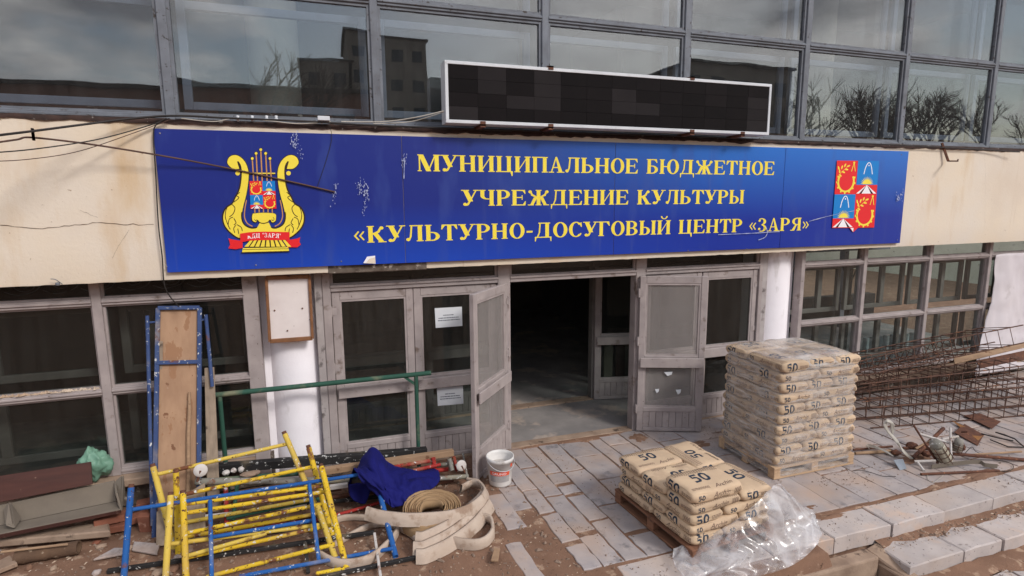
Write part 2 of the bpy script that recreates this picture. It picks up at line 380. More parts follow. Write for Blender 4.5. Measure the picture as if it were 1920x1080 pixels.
def f3():
    while 1:
        x = random.uniform(2.0, 8.5); y = random.uniform(-2.9, -.05)
        if noise.noise(V((x*1.7, y*1.7, 9))) + .5*noise.noise(V((x*5, y*5, 2))) > random.uniform(-.1, .6): return x, y, .004
chips('slab_crumbs', 2600, f3, M['pebble'], .003, .008, 'brown crumbs strewn over the paving slabs', .5)

# ================================================================ the building
B = empty('culture_center', (3, 0, 0), 'cream and glass culture centre building with white columns and grey frames', 'building')
# floors, walls and ceilings behind the glass
def part(name, m, *boxes, par=B, bevel=0, **k):
    mb = MB()
    for b in boxes: mb.box(*b)
    return mb.build(name, m, par, bevel=bevel, **k)
part('hall_floor', M['darkfloor'], (-6, 13.8, -.02, 11, -.12, .008))
part('hall_back_wall', M['hallwall'], (-6, 6.3, 9.0, 9.2, 0, 3.9))
part('hall_ceiling', M['ceiling'], (-6, 6.34, .02, 11, 2.75, 2.95), (6.34, 13.8, .02, 4.5, 2.75, 2.95))
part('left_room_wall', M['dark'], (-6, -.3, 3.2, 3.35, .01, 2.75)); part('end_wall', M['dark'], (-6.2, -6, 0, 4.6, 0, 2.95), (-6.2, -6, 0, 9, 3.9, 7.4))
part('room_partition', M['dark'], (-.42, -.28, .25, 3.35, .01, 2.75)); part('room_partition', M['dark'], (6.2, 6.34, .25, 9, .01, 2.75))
part('courtyard_wall', M['paleroom'], (6.34, 24, 16, 16.2, -.3, 6.5)); part('side_room_dado', M['dark'], (6.34, 13.8, 4.17, 4.4, .01, .75))
for xx in (7.6, 9.2, 10.8, 12.3): part('side_room_post', M['greyframe'], (xx, xx+.14, 3.9, 4.04, .01, 2.75))
part('side_room_beam', M['greyframe'], (6.34, 13.8, 3.88, 3.96, 1.95, 2.1))
part('base_wall', M['broken'], (-6, -.68, -.02, .1, -.2, .36)); part('base_wall', M['broken'], (6.78, 13.8, -.02, .1, -.2, .3))
# storey above
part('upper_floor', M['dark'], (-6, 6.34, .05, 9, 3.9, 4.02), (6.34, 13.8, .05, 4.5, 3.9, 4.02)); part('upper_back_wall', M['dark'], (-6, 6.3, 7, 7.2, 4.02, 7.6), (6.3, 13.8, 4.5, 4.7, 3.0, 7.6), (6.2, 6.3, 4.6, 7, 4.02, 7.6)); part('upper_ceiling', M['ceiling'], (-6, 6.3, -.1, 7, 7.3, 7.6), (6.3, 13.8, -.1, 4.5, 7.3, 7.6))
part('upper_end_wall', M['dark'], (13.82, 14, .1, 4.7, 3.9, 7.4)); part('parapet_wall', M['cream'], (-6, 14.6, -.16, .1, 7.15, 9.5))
M['upcol'] = mat('painted interior column', lin(206,192,176), lin(190,178,166), 3, .8)
for (px, yy) in ((513, 1.3), (1528, 1.3), (1000, 4.5)):
    c = P(px, 100, yy); mb = MB(); mb.lathe([(.3, 4.02), (.3, 7.3)], (c.x, yy, 0), 28); mb.build('interior_column', M['upcol'], B)
# cream fascia with ragged top edge
FY = -.278; FB, FT = 2.455, 4.01
mb = MB(); rows = []
xsF = arange(-6, 14.4, .06); zs = [FB, FB+.02, 2.8, 3.2, 3.6, FT-.05, FT]
for z in zs:
    r = []
    for x in xsF:
        zz = z; yy = FY + .004*noise.noise(V((x*1.3, z*2, 1)))
        if z == FT: zz += .014*noise.noise(V((x*5, 0, 4))) + .012*noise.noise(V((x*19, 0, 4)))
        if z == FB: zz += .006*noise.noise(V((x*9, 0, 7))) + .003*(x>7); yy += .004
        r.append(V((x, yy, zz + (.02*(x+3)/14 if z < 2.5 else 0))))
    rows.append(r)
mb.grid(rows); mb.box(-6, 14.4, FY+.012, .0, FB+.03, FT-.03)
mb.build('fascia', M['cream'], B)
mb = MB(); rows = []
for (yy, z) in ((FY-.012, FT-.035), (FY-.015, FT+.012), (FY+.1, FT+.03), (-.02, FT+.045)):
    rows.append([V((x, yy + .012*noise.noise(V((x*7, z*9, 3))), z + .016*noise.noise(V((x*11, z*5, 8))) + (.022*noise.noise(V((x*4, 1, 1))) if z < FT else 0))) for x in arange(-6, 14.4, .05)])
mb.grid(rows); mb.build('ledge_flashing', M['rustwood'], B)
# plaster patches broken off along the lower edge
mb = MB(); mb.box(P(615,510,FY).x, P(800,495,FY).x, FY-.007, FY+.05, FB-.012, 2.55)
mb.build('broken_edge', M['broken'], B, bevel=.01)
M['crack'] = mat('crack line', lin(112,90,70), lin(90,70,56), 8, .95)
def crack(pts, wdt=.006, y=FY-.005, m=None, par=B, name='plaster_crack'):
    q = [P(px, py, y) for px, py in pts]; fine = []
    for i in range(len(q)-1):
        for k in range(6): fine.append(q[i].lerp(q[i+1], k/6) + V((0, 0, random.uniform(-.008, .008))))
    mb = MB(); rows = [[], []]
    for i, p in enumerate(fine):
        h = wdt*random.uniform(.35, 1); rows[0].append(p+V((0, 0, h/2))); rows[1].append(p-V((0, 0, h/2)))
    mb.grid(rows, smooth=False); return mb.build(name, m or M['crack'], par)
crack([(0,423),(80,428),(140,421),(190,417),(240,421),(298,420)]); crack([(242,432),(222,462),(208,490)], .004); crack([(150,395),(190,410)], .003)
crack([(1845,275),(1848,330),(1846,450)], .006); crack([(20,360),(25,420)], .003)

# ---- frame builder: window with frame, panes, inner frame
def window(x0, x1, zl, m, gm, post=.1, tr=.075, dep=.07, y=0.0, inner=None, im=None, iy=.32, name='window', edge=.02, ipost=.09, isplit=None):
    W = bpy.data.objects.new(name, None); col.objects.link(W); W.parent = B
    mb = MB(); h = post/2
    mb.box(x0-h, x0+h, y-dep, y+dep, zl[0]-.04, zl[-1]+.04)
    mb.build('mullion', m, W, bevel=.006)
    for k, z in enumerate(zl):
        mb = MB(); t = tr/2*(1.0 if 0 < k < len(zl)-1 else 1.1)
        mb.box(x0+h, x1-h, y-dep*.86, y+dep*.86, z-t, z+t); mb.box(x0+h, x1-h, y-dep*.86-.016, y-dep*.86, z-t*.2, z+t*.5)
        mb.build('transom', m, W, bevel=.005)
    for k in range(len(zl)-1):
        a, b = zl[k]+tr/2, zl[k+1]-tr/2; e = edge; p0, p1 = x0+h, x1-h
        mb = MB(); mb.box(p0, p0+e, y-.03, y+.03, a, b); mb.box(p1-e, p1, y-.03, y+.03, a, b); mb.box(p0+e, p1-e, y-.028, y+.03, a, a+e); mb.box(p0+e, p1-e, y-.028, y+.03, b-e, b)
        mb.build('glazing_bead', m, W)
        ta, tb = random.uniform(-.005, .005), random.uniform(-.005, .005); mb = MB(); mb.box(p0+e*.6, p1-e*.6, y-.003, y+.003, a+e*.6, b-e*.6)
        mb.v = [V((q.x, q.y+ta*(q.x-(p0+p1)/2)+tb*(q.z-(a+b)/2), q.z)) for q in mb.v]; mb.build('pane', gm, W)   # old panes sit slightly askew
    if inner:
        p0, p1 = x0+h+.02, x1-h-.02
        for (za, zb) in inner:
            mb = MB(); q = ipost
            mb.box(p0, p0+q, iy-.03, iy+.03, za, zb); mb.box(p1-q, p1, iy-.03, iy+.03, za, zb); mb.box(p0+q, p1-q, iy-.028, iy+.028, za, za+q); mb.box(p0+q, p1-q, iy-.028, iy+.028, zb-q, zb)
            for sx in (isplit or []): mb.box(p0+(p1-p0)*sx-q*.6, p0+(p1-p0)*sx+q*.6, iy-.034, iy+.034, za+q, zb-q)
            mb.build('inner_frame', im or m, W, bevel=.005)
            part('inner_pane', M['glassI'], (p0+q*.7, p1-q*.7, iy-.002, iy+.002, za+q*.7, zb-q*.7), par=W)
    return W
M['glassI'] = glass('inner glass', .03, .01, (.4,.4,.4,1), (.86,.9,.9,1))
UX = [-5.4, -3.4, -1.385, .65, 2.66, 4.67, 6.68, 8.65, 10.66, 12.67, 14.3]
for i in range(len(UX)-1):
    window(UX[i], UX[i+1], [4.06, 5.375, 6.75], M['greyframe'], M['glassU'], post=.085, tr=.07, dep=.055, y=.0, inner=[(4.2, 5.3), (5.45, 6.7)], im=M['inframe'], iy=.33, edge=.03, ipost=.085)
part('upper_sill_wall', M['rustwood'], (-6, 14.3, .1, .28, 4.0, 4.17))
LX = [-5.0, -3.62, -2.2, -.8]
for i in range(3):
    window(LX[i], LX[i+1], [.42, 1.30, 2.235, 2.62], M['lilac'], M['glassL'], post=.085, tr=.07, inner=[(.5, 1.24), (1.38, 2.15)], im=M['innerlilac'], iy=.34, ipost=.08, isplit=[.22])
part('window_end_post', M['lilac'], (-.86, -.71, -.07, .09, .05, 2.66), bevel=.006)
RX = [6.87, 8.13, 9.59, 11.05, 12.5]
for i in range(4):
    window(RX[i], RX[i+1], [.40, 1.305, 2.225, 2.62], M['lilac'], M['glassR'], post=.075, tr=.065, inner=[(.5, 1.24), (1.38, 2.15)], im=M['innerlilac'], iy=.34, ipost=.07, isplit=[.62])
for (x0, x1, z) in ((-6, -.86, .385), (6.78, 13.8, .33)):
    part('window_sill', M['concrete'], (x0, x1, -.2, .3, z-.09, z-.005), bevel=.01)
# scroll grille behind the left top lights
for i in range(9):
    x = -3.5+.32*i
    mb = MB(); sp = []
    for k in range(34):
        t = k/33; r = .1*(1-.82*t); a = t*3.4*pi*(1 if i%2 else -1); sp.append(V((x+r*cos(a), .13, 2.42+r*.75*sin(a))))
    mb.tube(sp, .006, 5); mb.tube(spline([(x-.16, .13, 2.36), (x-.05, .135, 2.32), (x+.1, .13, 2.36), (x+.16, .13, 2.44)], 4), .006, 5)
    mb.build('scroll_grille', M['greyframe'], B)
# columns
for (cx, yy, rr) in ((-.37, .12, .33), (6.5, .12, .345)):
    mb = MB(); rows = []
    for k in range(15):
        z = 2.62*k/14
        rows.append([V((cx+(rr+.004*noise.noise(V((cos(a)*4, sin(a)*4, z*3))))*cos(a), yy+.33+(rr+.004*noise.noise(V((cos(a)*4, sin(a)*4, z*3))))*sin(a)*1.0-.16, z)) for a in [2*pi*j/36 for j in range(37)]])
    mb.grid(rows); mb.build('column', M['white_wall'], B)
M['grime'] = mat('grimy plaster strip', lin(150,140,138), lin(176,168,166), 3, .9, bump=.2, spots=[(lin(100,92,90), 7, .58, .1)])
part('pier_wall', M['white_wall'], (-.715, -.05, .1, .2, 0, 2.62)); part('pier_wall', M['white_wall'], (6.2, 6.84, .1, .2, 0, 2.62)); part('door_jamb', M['grime'], (-.13, -.045, -.05, .1, .0, 2.6), bevel=.006); part('door_jamb', M['grime'], (6.125, 6.22, -.05, .1, .0, 2.6), bevel=.006)

# ---- doors
def xform(mb, o, d, flip=1):
    o = V((o[0], o[1], 0)); d = V((d[0], d[1], 0)).normalized(); n = V((d.y, -d.x, 0))*flip   # n points to the viewer side
    mb.v = [o + d*p.x - n*p.y + V((0, 0, p.z)) for p in mb.v]; return mb
def door(o, d, wd, ht, gm, name='door', flip=1, bars=(1,), hinge=True, fm=None, kick=True, paper=False, par=B):
    D = bpy.data.objects.new(name, None); col.objects.link(D); D.parent = par
    fm = fm or M['lilac']; st = .085; t = .028; z0 = .015
    k1, k2, m0, m1 = ht*.135, ht*.165, ht*.435, ht*.5
    mb = MB()
    mb.box(0, st, -t, t, z0, ht); mb.box(wd-st, wd, -t, t, z0, ht)
    for a, b in ((z0, z0+.05), (k1, k2), (m0, m1), (ht-.1, ht)): mb.box(st, wd-st, -t+.003, t-.003, a, b)
    xform(mb, o, d, flip).build('frame', fm, D, bevel=.006)
    for a, b in ((k2, m0), (m1, ht-.1)):
        mb = MB(); e = .022
        mb.box(st, st+e, -.02, .02, a, b); mb.box(wd-st-e, wd-st, -.02, .02, a, b); mb.box(st+e, wd-st-e, -.019, .019, a, a+e); mb.box(st+e, wd-st-e, -.019, .019, b-e, b)
        xform(mb, o, d, flip).build('glazing_bead', fm, D)
        mb = MB(); mb.box(st+.01, wd-st-.01, -.003, .003, a+.008, b-.008); xform(mb, o, d, flip).build('pane', gm, D)
    nsl = max(4, int((wd-2*st)/.085)); sw = (wd-2*st)/nsl
    for i in range(nsl):
        mb = MB(); mb.box(st+i*sw+.0015, st+(i+1)*sw-.0015, -.016+.001*random.random(), .016, z0+.05, k1); xform(mb, o, d, flip).build('slat', fm, D, bevel=.004)
    for s in bars:
        mb = MB(); mb.box(.02, wd-.02, -s*(t+.045)-.012, -s*(t+.045)+.012, m0-.01, m1-.02); xform(mb, o, d, flip).build('push_bar', fm, D, bevel=.005)
        for u in (.05, wd-.08):
            mb = MB(); mb.box(u, u+.03, min(-s*t, -s*(t+.033)), max(-s*t, -s*(t+.033)), m0+.02, m1-.05); xform(mb, o, d, flip).build('bar_bracket', M['rustwood'], D)
    if hinge:
        for z in (.28, 1.25, 1.92):
            mb = MB(); mb.tube([(-.012, -t-.006, z), (-.012, -t-.006, z+.12)], .014, 8); mb.box(-.03, .05, -t-.006, -t, z+.02, z+.1); xform(mb, o, d, flip).build('hinge', fm, D)
    return D
HZ = 2.235
door((.05, 0), (1, 0), .925, HZ-.03, M['glassD']); door((2.02, 0), (-1, 0), 1.04, HZ-.03, M['glassD'], flip=-1)
door((2.13, -.05), (1.505-2.13, -.765+.05), .955, HZ-.03, M['glassX'], flip=-1)
door((4.03, -.09), (4.86-4.03, -.42+.09), .9, HZ-.03, M['glassX'], flip=1)
door((4.15, .0), (1, 0), .93, HZ-.03, M['glassD']); door((6.06, 0), (-1, 0), .965, HZ-.03, M['glassD'], flip=-1)
for (a, b) in ((-.045, .045), (2.03, 2.19), (3.99, 4.14), (6.06, 6.125)):
    part('door_post', M['lilac'], (a, b, -.06, .09, .0, 2.62), bevel=.006)
for (a, b) in ((.045, 2.03), (2.19, 3.99), (4.14, 6.06)):
    W = bpy.data.objects.new('transom_window', None); col.objects.link(W); W.parent = B
    part('transom', M['lilac'], (a, b, -.055, .08, 2.21, 2.285), par=W, bevel=.006); part('drip_rail', M['lilac'], (a, b, -.075, -.055, 2.262, 2.285), par=W)
    part('pane', M['glassL'], (a+.01, b-.01, -.003, .003, 2.285, 2.62), par=W)
    mb = MB(); mb.box(a, a+.03, -.03, .03, 2.285, 2.62); mb.box(b-.03, b, -.03, .03, 2.285, 2.62); mb.box(a+.03, b-.03, -.03, .03, 2.285, 2.305); mb.build('glazing_bead', M['lilac'], W)
part('threshold', M['concrete'], (2.19, 3.99, -.06, .1, -.05, .016), bevel=.006); part('threshold', M['concrete'], (-.05, 2.19, -.05, .1, -.05, .014), bevel=.006); part('threshold', M['concrete'], (3.99, 6.12, -.05, .1, -.05, .014), bevel=.006)
# inner line of the vestibule
for (a, b) in ((-.3, .0), (1.15, 1.3), (2.42, 2.55), (4.0, 4.1), (5.05, 5.15), (6.1, 6.2)): part('vestibule_post', M['innerlilac'], (a, b, 1.25, 1.38, .0, 2.75), bevel=.005)
part('vestibule_lintel', M['innerlilac'], (-.3, 6.2, 1.262, 1.372, 2.2, 2.3)); part('inner_threshold', M['concrete'], (-.3, 6.2, 1.24, 1.4, .0, .03))
door((0, 1.3), (1, 0), 1.12, 2.18, M['glassD'], 'inner_door', hinge=False, fm=M['innerlilac']); door((2.4, 1.3), (-1, 0), 1.08, 2.18, M['glassD'], 'inner_door', flip=-1, hinge=False, fm=M['innerlilac'])
door((4.04, 1.24), (.54, -.13), .74, 2.18, M['glassD'], 'inner_door', hinge=False, fm=M['lilac']); door((5.16, 1.3), (1, 0), .92, 2.18, M['glassD'], 'inner_door', hinge=False, fm=M['innerlilac'])

# ================================================================ sign board
SY = FY-.045                                   # printed face of the board
def signmat():
    m, t, b = base('blue printed panel'); tcn = nn(t, 'ShaderNodeTexCoord'); sx = nn(t, 'ShaderNodeSeparateXYZ'); t.links.new(tcn.outputs['Object'], sx.inputs[0])
    c0, c1, c2, c3 = lin(30,44,126), lin(26,52,176), lin(42,110,196), lin(22,60,178)
    fx = ramp(t, sx.outputs['X'], -2.2, 1.6)     # left part to right part of the print
    fz = ramp(t, sx.outputs['Z'], 2.5, 3.95)
    left = mixc(t, ramp(t, sx.outputs['Z'], 2.5, 3.2), lin(24,68,176), c0)
    right = mixc(t, ramp(t, sx.outputs['Z'], 2.95, 3.95), lin(24,48,146), c2)
    out = mixc(t, fx, left, right)
    out = mixc(t, ramp(t, nse(t, coords(t, (1,1,.3), False), 2.5, 4), .55, .85), out, lin(60,80,150))
    dr = ramp(t, nse(t, coords(t, (6,1,.12), False), 2.2, 5), .6, .9); dr.node.inputs[4].default_value = .3; out = mixc(t, dr, out, lin(110,116,140))
    t.links.new(out, b.inputs['Base Color']); b.inputs['Roughness'].default_value = .34; b.inputs['Specular IOR Level'].default_value = .4
    bp = nn(t, 'ShaderNodeBump'); bp.inputs['Strength'].default_value = .12; bp.inputs['Distance'].default_value = .03; t.links.new(nse(t, coords(t, (1,1,1), False), 2.2, 2), bp.inputs['Height']); t.links.new(bp.outputs[0], b.inputs['Normal'])
    return m
M['sign'] = signmat()
M['print_yellow'] = mat('printed yellow', lin(246,224,76), lin(240,214,70), 1, .45)
M['print_gold'] = mat('printed gold outline', lin(52,36,24), lin(44,30,22), 1, .5)
M['print_red'] = mat('printed red', lin(226,38,44), None, 1, .45); M['print_sky'] = mat('printed sky blue', lin(8,124,200), None, 1, .45)
M['print_white'] = mat('printed white', lin(240,238,240), None, 1, .45); M['print_black'] = mat('printed black', lin(20,20,24), None, 1, .5)
M['print_orange'] = mat('printed brown gold', lin(196,140,84), None, 1, .5)
M['scuff'] = mat('white scuffs', lin(186,190,210), lin(140,150,190), 40, .8)
SGX0, SGX1, SGZ0, SGZ1 = -1.49, 8.49, 2.535, 3.925
S = empty('sign_board', ((SGX0+SGX1)/2, SY+.02, 0), 'long blue sign board with yellow lettering and two emblems on the fascia', 'sign')
M['board_edge'] = mat('board edge', lin(150,140,140), lin(120,110,108), 6, .7)
sj = [SGX0] + [P(px, 380, SY).x for px in (757, 1152, 1467)] + [SGX1]
for i in range(4):
    mb = MB(); mb.box(sj[i]+.0025, sj[i+1]-.0025, SY, SY+.022, SGZ0, SGZ1); mb.build('panel', M['sign'], S, bevel=.002)
    if i: mb = MB(); mb.box(sj[i]-.002, sj[i]+.002, SY+.006, SY+.02, SGZ0, SGZ1); mb.build('panel_joint', M['board_edge'], S)
mb = MB(); mb.box(SGX0+.01, SGX1-.01, SY+.024, FY+.01, SGZ0+.03, SGZ1-.02); mb.build('batten_frame', M['board_edge'], S)
for px, py in [(312,500),(480,497),(640,490),(1690,290),(1682,450),(1290,470),(1400,467),(300,250),(900,255),(1200,262),(1560,278)]:
    c = P(px, py, SY); mb = MB(); mb.lathe([(.0, 0), (.008, 0), (.008, .004), (.0, .004)], (0,0,0), 8, ax=Matrix(((1,0,0),(0,0,-1),(0,1,0)))); mb.v = [v+V((c.x, SY-.001, c.z)) for v in mb.v]; mb.build('screw', M['board_edge'], S)

# ---- serif capitals drawn as strokes; each piece lies a hair above the last
T, HL, SR = .21, .065, .055
def R_(a, b, c, d): return [(a, b), (c, b), (c, d), (a, d)]
def stem(x, y0=0, y1=1, t=T, sb=1, st=1, o=.065):
    out = [R_(x, y0, x+t, y1)]
    if sb: out.append(R_(x-o, y0, x+t+o, y0+SR))
    if st: out.append(R_(x-o, y1-SR, x+t+o, y1))
    return out
def diag(xa, ya, xb, yb, t): return [(xa, ya), (xa+t, ya), (xb+t, yb), (xb, yb)]
def arcpoly(cx, cy, rx, ry, ix, iy, a0, a1, n=14, dx=0):
    o = [(cx+rx*cos(rad(a0+(a1-a0)*k/n)), cy+ry*sin(rad(a0+(a1-a0)*k/n))) for k in range(n+1)]
    i = [(cx+dx+ix*cos(rad(a0+(a1-a0)*k/n)), cy+iy*sin(rad(a0+(a1-a0)*k/n))) for k in range(n+1)]
    return [[o[k], o[k+1], i[k+1], i[k]] for k in range(n)]
def disc(cx, cy, r, n=12): return [(cx+r*cos(2*pi*k/n), cy+r*sin(2*pi*k/n)) for k in range(n)]
def bowl(x, y0, y1, wd, lead=.1):
    cy = (y0+y1)/2; ry = (y1-y0)/2
    return [R_(x, y1-HL, x+lead+.01, y1), R_(x, y0, x+lead+.01, y0+HL)] + arcpoly(x+lead, cy, wd-lead, ry, wd-lead-T*.95, ry-HL, -90, 90)
def oval(cx, w2): return arcpoly(cx, .5, w2, .52, w2-T, .52-HL, 0, 360, 26)
def drop(x, y, s, up): return [(x, y), (x+s*.04, y), (x+s*.02, y-.24*up), (x-s*.03, y-.24*up), (x-s*.12, y)]
def arms(x, t=T):                       # E arms
    return [R_(x, .0, x+.52, HL), R_(x, 1-HL, x+.5, 1), R_(x, .48, x+.34, .48+HL), [(x+.52, 0), (x+.55, .27), (x+.51, .27), (x+.38, .05)], [(x+.5, 1), (x+.53, .75), (x+.49, .75), (x+.36, .95)], R_(x+.32, .36, x+.365, .66)]
def glyph(ch):
    if ch == 'М': return stem(.07, t=.07) + stem(.86) + [diag(.05, 1, .43, 0, .25), diag(.50, 0.02, .86, .98, .07), ], 1.14
    if ch == 'У': return [diag(.06, 1, .34, .28, .25), [(.42,.36), (.5,.36), (.8,1), (.72,1)], [(.42,.36), (.5,.36), (.36,.06), (.26,.0), (.2,.04)], disc(.17, .1, .1), R_(-.03, 1-SR, .39, 1), R_(.6, 1-SR, .9, 1)], .86
    if ch == 'Н': return stem(.07) + stem(.62) + [R_(.25, .47, .65, .47+HL)], .92
    if ch == 'И': return stem(.07) + stem(.64) + [[(.26,.12), (.26,.22), (.66,.9), (.66,.8)]], .94
    if ch == 'Й': return glyph('И')[0] + arcpoly(.46, 1.24, .2, .16, .12, .1, 180, 360, 8) + [disc(.285, 1.25, .055), disc(.635, 1.25, .055)], .94
    if ch == 'Ц': return stem(.07, sb=0) + stem(.60, sb=0) + [R_(0, 0, .9, HL), [(.78,.03), (.92,.03), (.9,-.24), (.85,-.24)]], .95
    if ch == 'П': return stem(.07, st=0) + stem(.62, st=0) + [R_(0, 1-HL, .9, 1)], .92
    if ch == 'А': return [[(.38,1.02), (.46,1.02), (.8,0), (.57,0)], [(.38,1.02), (.44,.96), (.17,0), (.1,0)], R_(.2, .3, .66, .3+HL), R_(-.02, 0, .29, SR), R_(.46, 0, .9, SR)], .88
    if ch == 'Л': return stem(.6, st=0) + [R_(.2, 1-HL, .87, 1), [(.26,.97), (.34,.97), (.29,.3), (.2,.05), (.12,.01), (.1,.05), (.2,.3)], disc(.12, .12, .1)], .9
    if ch == 'Ь': return stem(.07) + bowl(.27, 0, .56, .48), .78
    if ch == 'Ы': return stem(.07) + bowl(.27, 0, .56, .44) + stem(.83), 1.12
    if ch == 'Б': return stem(.07) + bowl(.27, 0, .56, .48) + [R_(.27, 1-HL, .66, 1), [(.66,1), (.7,.74), (.66,.74), (.5,.95)]], .8
    if ch == 'В': return stem(.07) + bowl(.27, 0, .53, .5) + bowl(.27, .53-HL, 1, .45), .82
    if ch == 'О': return oval(.44, .42), .88
    if ch == 'С': return arcpoly(.44, .5, .42, .52, .42-T, .52-HL, 42, 318, 22) + [[(.73,.98), (.77,.98), (.79,.66), (.74,.66), (.64,.86)], disc(.72, .2, .05)], .84
    if ch == 'Е': return stem(.07) + arms(.25), .84
    if ch == 'Ю': return stem(.07) + [R_(.25, .47, .55, .47+HL)] + oval(.9, .4), 1.32
    if ch == 'Д': return stem(.62, sb=0, st=0) + [R_(.22, 1-HL, .9, 1), R_(.02, 0, .98, HL), [(.28,.97), (.36,.97), (.32,.35), (.2,.03), (.12,.03), (.24,.35)], [(.02,.04), (.12,.04), (.07,-.24), (.03,-.24)], [(.88,.04), (.98,.04), (.97,-.24), (.93,-.24)]], 1.0
    if ch == 'Ж': return stem(.52) + [[(.52,.5), (.52,.58), (.3,.72), (.22,.9), (.14,.86), (.22,.62)], [(.73,.5), (.73,.58), (.95,.72), (1.03,.9), (1.11,.86), (1.03,.62)], [(.52,.42), (.52,.55), (.36,.52), (.14,.0), (.32,.0)], [(.73,.42), (.73,.55), (.89,.52), (1.11,0), (.93,0)], disc(.15, .88, .1), disc(1.1, .88, .1), R_(.02, 0, .36, SR), R_(.89, 0, 1.23, SR)], 1.26
    if ch == 'Т': return stem(.31, st=0) + [R_(.03, 1-HL, .8, 1), [(.03,1), (0,.7), (.045,.7), (.2,.95)], [(.8,1), (.83,.7), (.785,.7), (.63,.95)]], .84
    if ch == 'Ч': return stem(.56) + stem(.07, .62, 1, sb=0) + arcpoly(.42, .64, .35, .24, .14, .17, 180, 285, 10) + [R_(.45, .4, .58, .46)], .86
    if ch == 'Р': return stem(.07) + bowl(.27, .44, 1, .48), .78
    if ch == 'К': return stem(.07) + [[(.27,.46), (.27,.56), (.5,.68), (.62,.92), (.7,.86), (.6,.6)], [(.3,.5), (.5,.58), (.84,0), (.6,0)], disc(.7, .87, .1), R_(.52, 0, .92, SR)], .9
    if ch == 'Г': return stem(.07, st=0) + [R_(0, 1-HL, .66, 1), [(.66,1), (.7,.7), (.66,.7), (.48,.95)]], .72
    if ch == 'З': return arcpoly(.32, .255, .38, .27, .38-T, .205, -120, 90, 14) + arcpoly(.3, .755, .34, .26, .34-T*.9, .195, -90, 130, 14) + [disc(.14, .2, .09), disc(.14, .83, .085)], .76
    if ch == 'Я':
        g_, w_ = glyph('Р'); o = [[(.86-x, y) for (x, y) in reversed(q)] for q in g_]
        return o + [[(.5,.46), (.36,.46), (.08,0), (.3,0)], R_(-.02, 0, .32, SR)], .92
    if ch == '-': return [R_(.04, .36, .38, .48)], .44
    if ch in '«»':
        o = [[(.0+d, .42), (.2+d, .7), (.26+d, .66), (.1+d, .42), (.26+d, .18), (.2+d, .14)] for d in (0, .24)]
        if ch == '»': o = [[(.5-x, y) for (x, y) in reversed(q)] for q in o]
        return o, .56
    return [], .42
def text_line(txt, pl, pr, zb, cap, name):
    x0, x1 = P(*pl, SY).x, P(*pr, SY).x
    pen = 0; items = []
    for ch in txt:
        g_, a = glyph(ch); items.append((pen, g_)); pen += a+.05
    k = (x1-x0)/(pen-.05)
    for px, g_ in items:
        if not g_: continue
        mb = MB()
        for i, q in enumerate(g_):
            yy = SY-.0012-.00004*i
            mb.add([(x0+(px+u)*k, yy, zb+v_*cap) for u, v_ in q], [tuple(range(len(q)))])
        for fi, f in enumerate(mb.f):             # all faces to the viewer
            a, b, c = mb.v[f[0]], mb.v[f[1]], mb.v[f[2]]
            if (b-a).cross(c-a).y > 0: mb.f[fi] = f[::-1]
        mb.build(name, M['print_yellow'], S)
def zof(x, y): return P(x, y, SY).z
c1 = (zof(800, 292)-zof(800, 321)+zof(1440, 301)-zof(1440, 328))/2
text_line('МУНИЦИПАЛЬНОЕ БЮДЖЕТНОЕ', (783, 320), (1452, 328), (zof(790, 321)+zof(1440, 328))/2, c1, 'letter')
text_line('УЧРЕЖДЕНИЕ КУЛЬТУРЫ', (866, 386), (1395, 382), (zof(890, 386)+zof(1385, 381.5))/2, c1, 'letter')
text_line('«КУЛЬТУРНО-ДОСУГОВЫЙ ЦЕНТР «ЗАРЯ»', (664, 455), (1517, 432), (zof(700, 455)+zof(1490, 432))/2, c1, 'letter')

# ---- emblems, outlines read from the photograph on to the board's plane
_lay = [0]
def flat(polys, m, par, tr, name, off=None):
    mb = MB(); _lay[0] += 1; yy = SY-.0012-.0001*_lay[0]
    for q in polys:
        pts = [P(*tr(*p), SY) for p in q]; a = sum(pts[i].x*pts[(i+1)%len(pts)].z-pts[(i+1)%len(pts)].x*pts[i].z for i in range(len(pts)))
        if a < 0: pts = pts[::-1]
        mb.add([(p.x, yy, p.z) for p in pts], [tuple(range(len(pts)))])
        yy -= .00001
    return mb.build(name, m, par)
def thick(pts, wd, closed=False):
    q = [V(p) for p in pts]; l, r = [], []
    for i, p in enumerate(q):
        a = q[max(i-1, 0)]; b = q[min(i+1, len(q)-1)]; d = (b-a).normalized(); nrm = V((-d.y, d.x))
        w_ = wd[i] if isinstance(wd, list) else wd
        l.append(p+nrm*w_/2); r.append(p-nrm*w_/2)
    return [[l[i], l[i+1], r[i+1], r[i]] for i in range(len(q)-1)]
def circ(cx, cy, r, n=16): return [(cx+r*cos(2*pi*k/n), cy+r*sin(2*pi*k/n)) for k in range(n)]
def sp2(pts, n=6): return [(p.x, p.y) for p in spline([(a, b, 0) for a, b in pts], n)]
LT = lambda x, y: (400+x*.213, 260+y*.213)
def emb(polys, m, name): return flat(polys, m, S, LT, name)
mir = lambda pts: [(880-x+.02*(y-500), y) for x, y in pts]
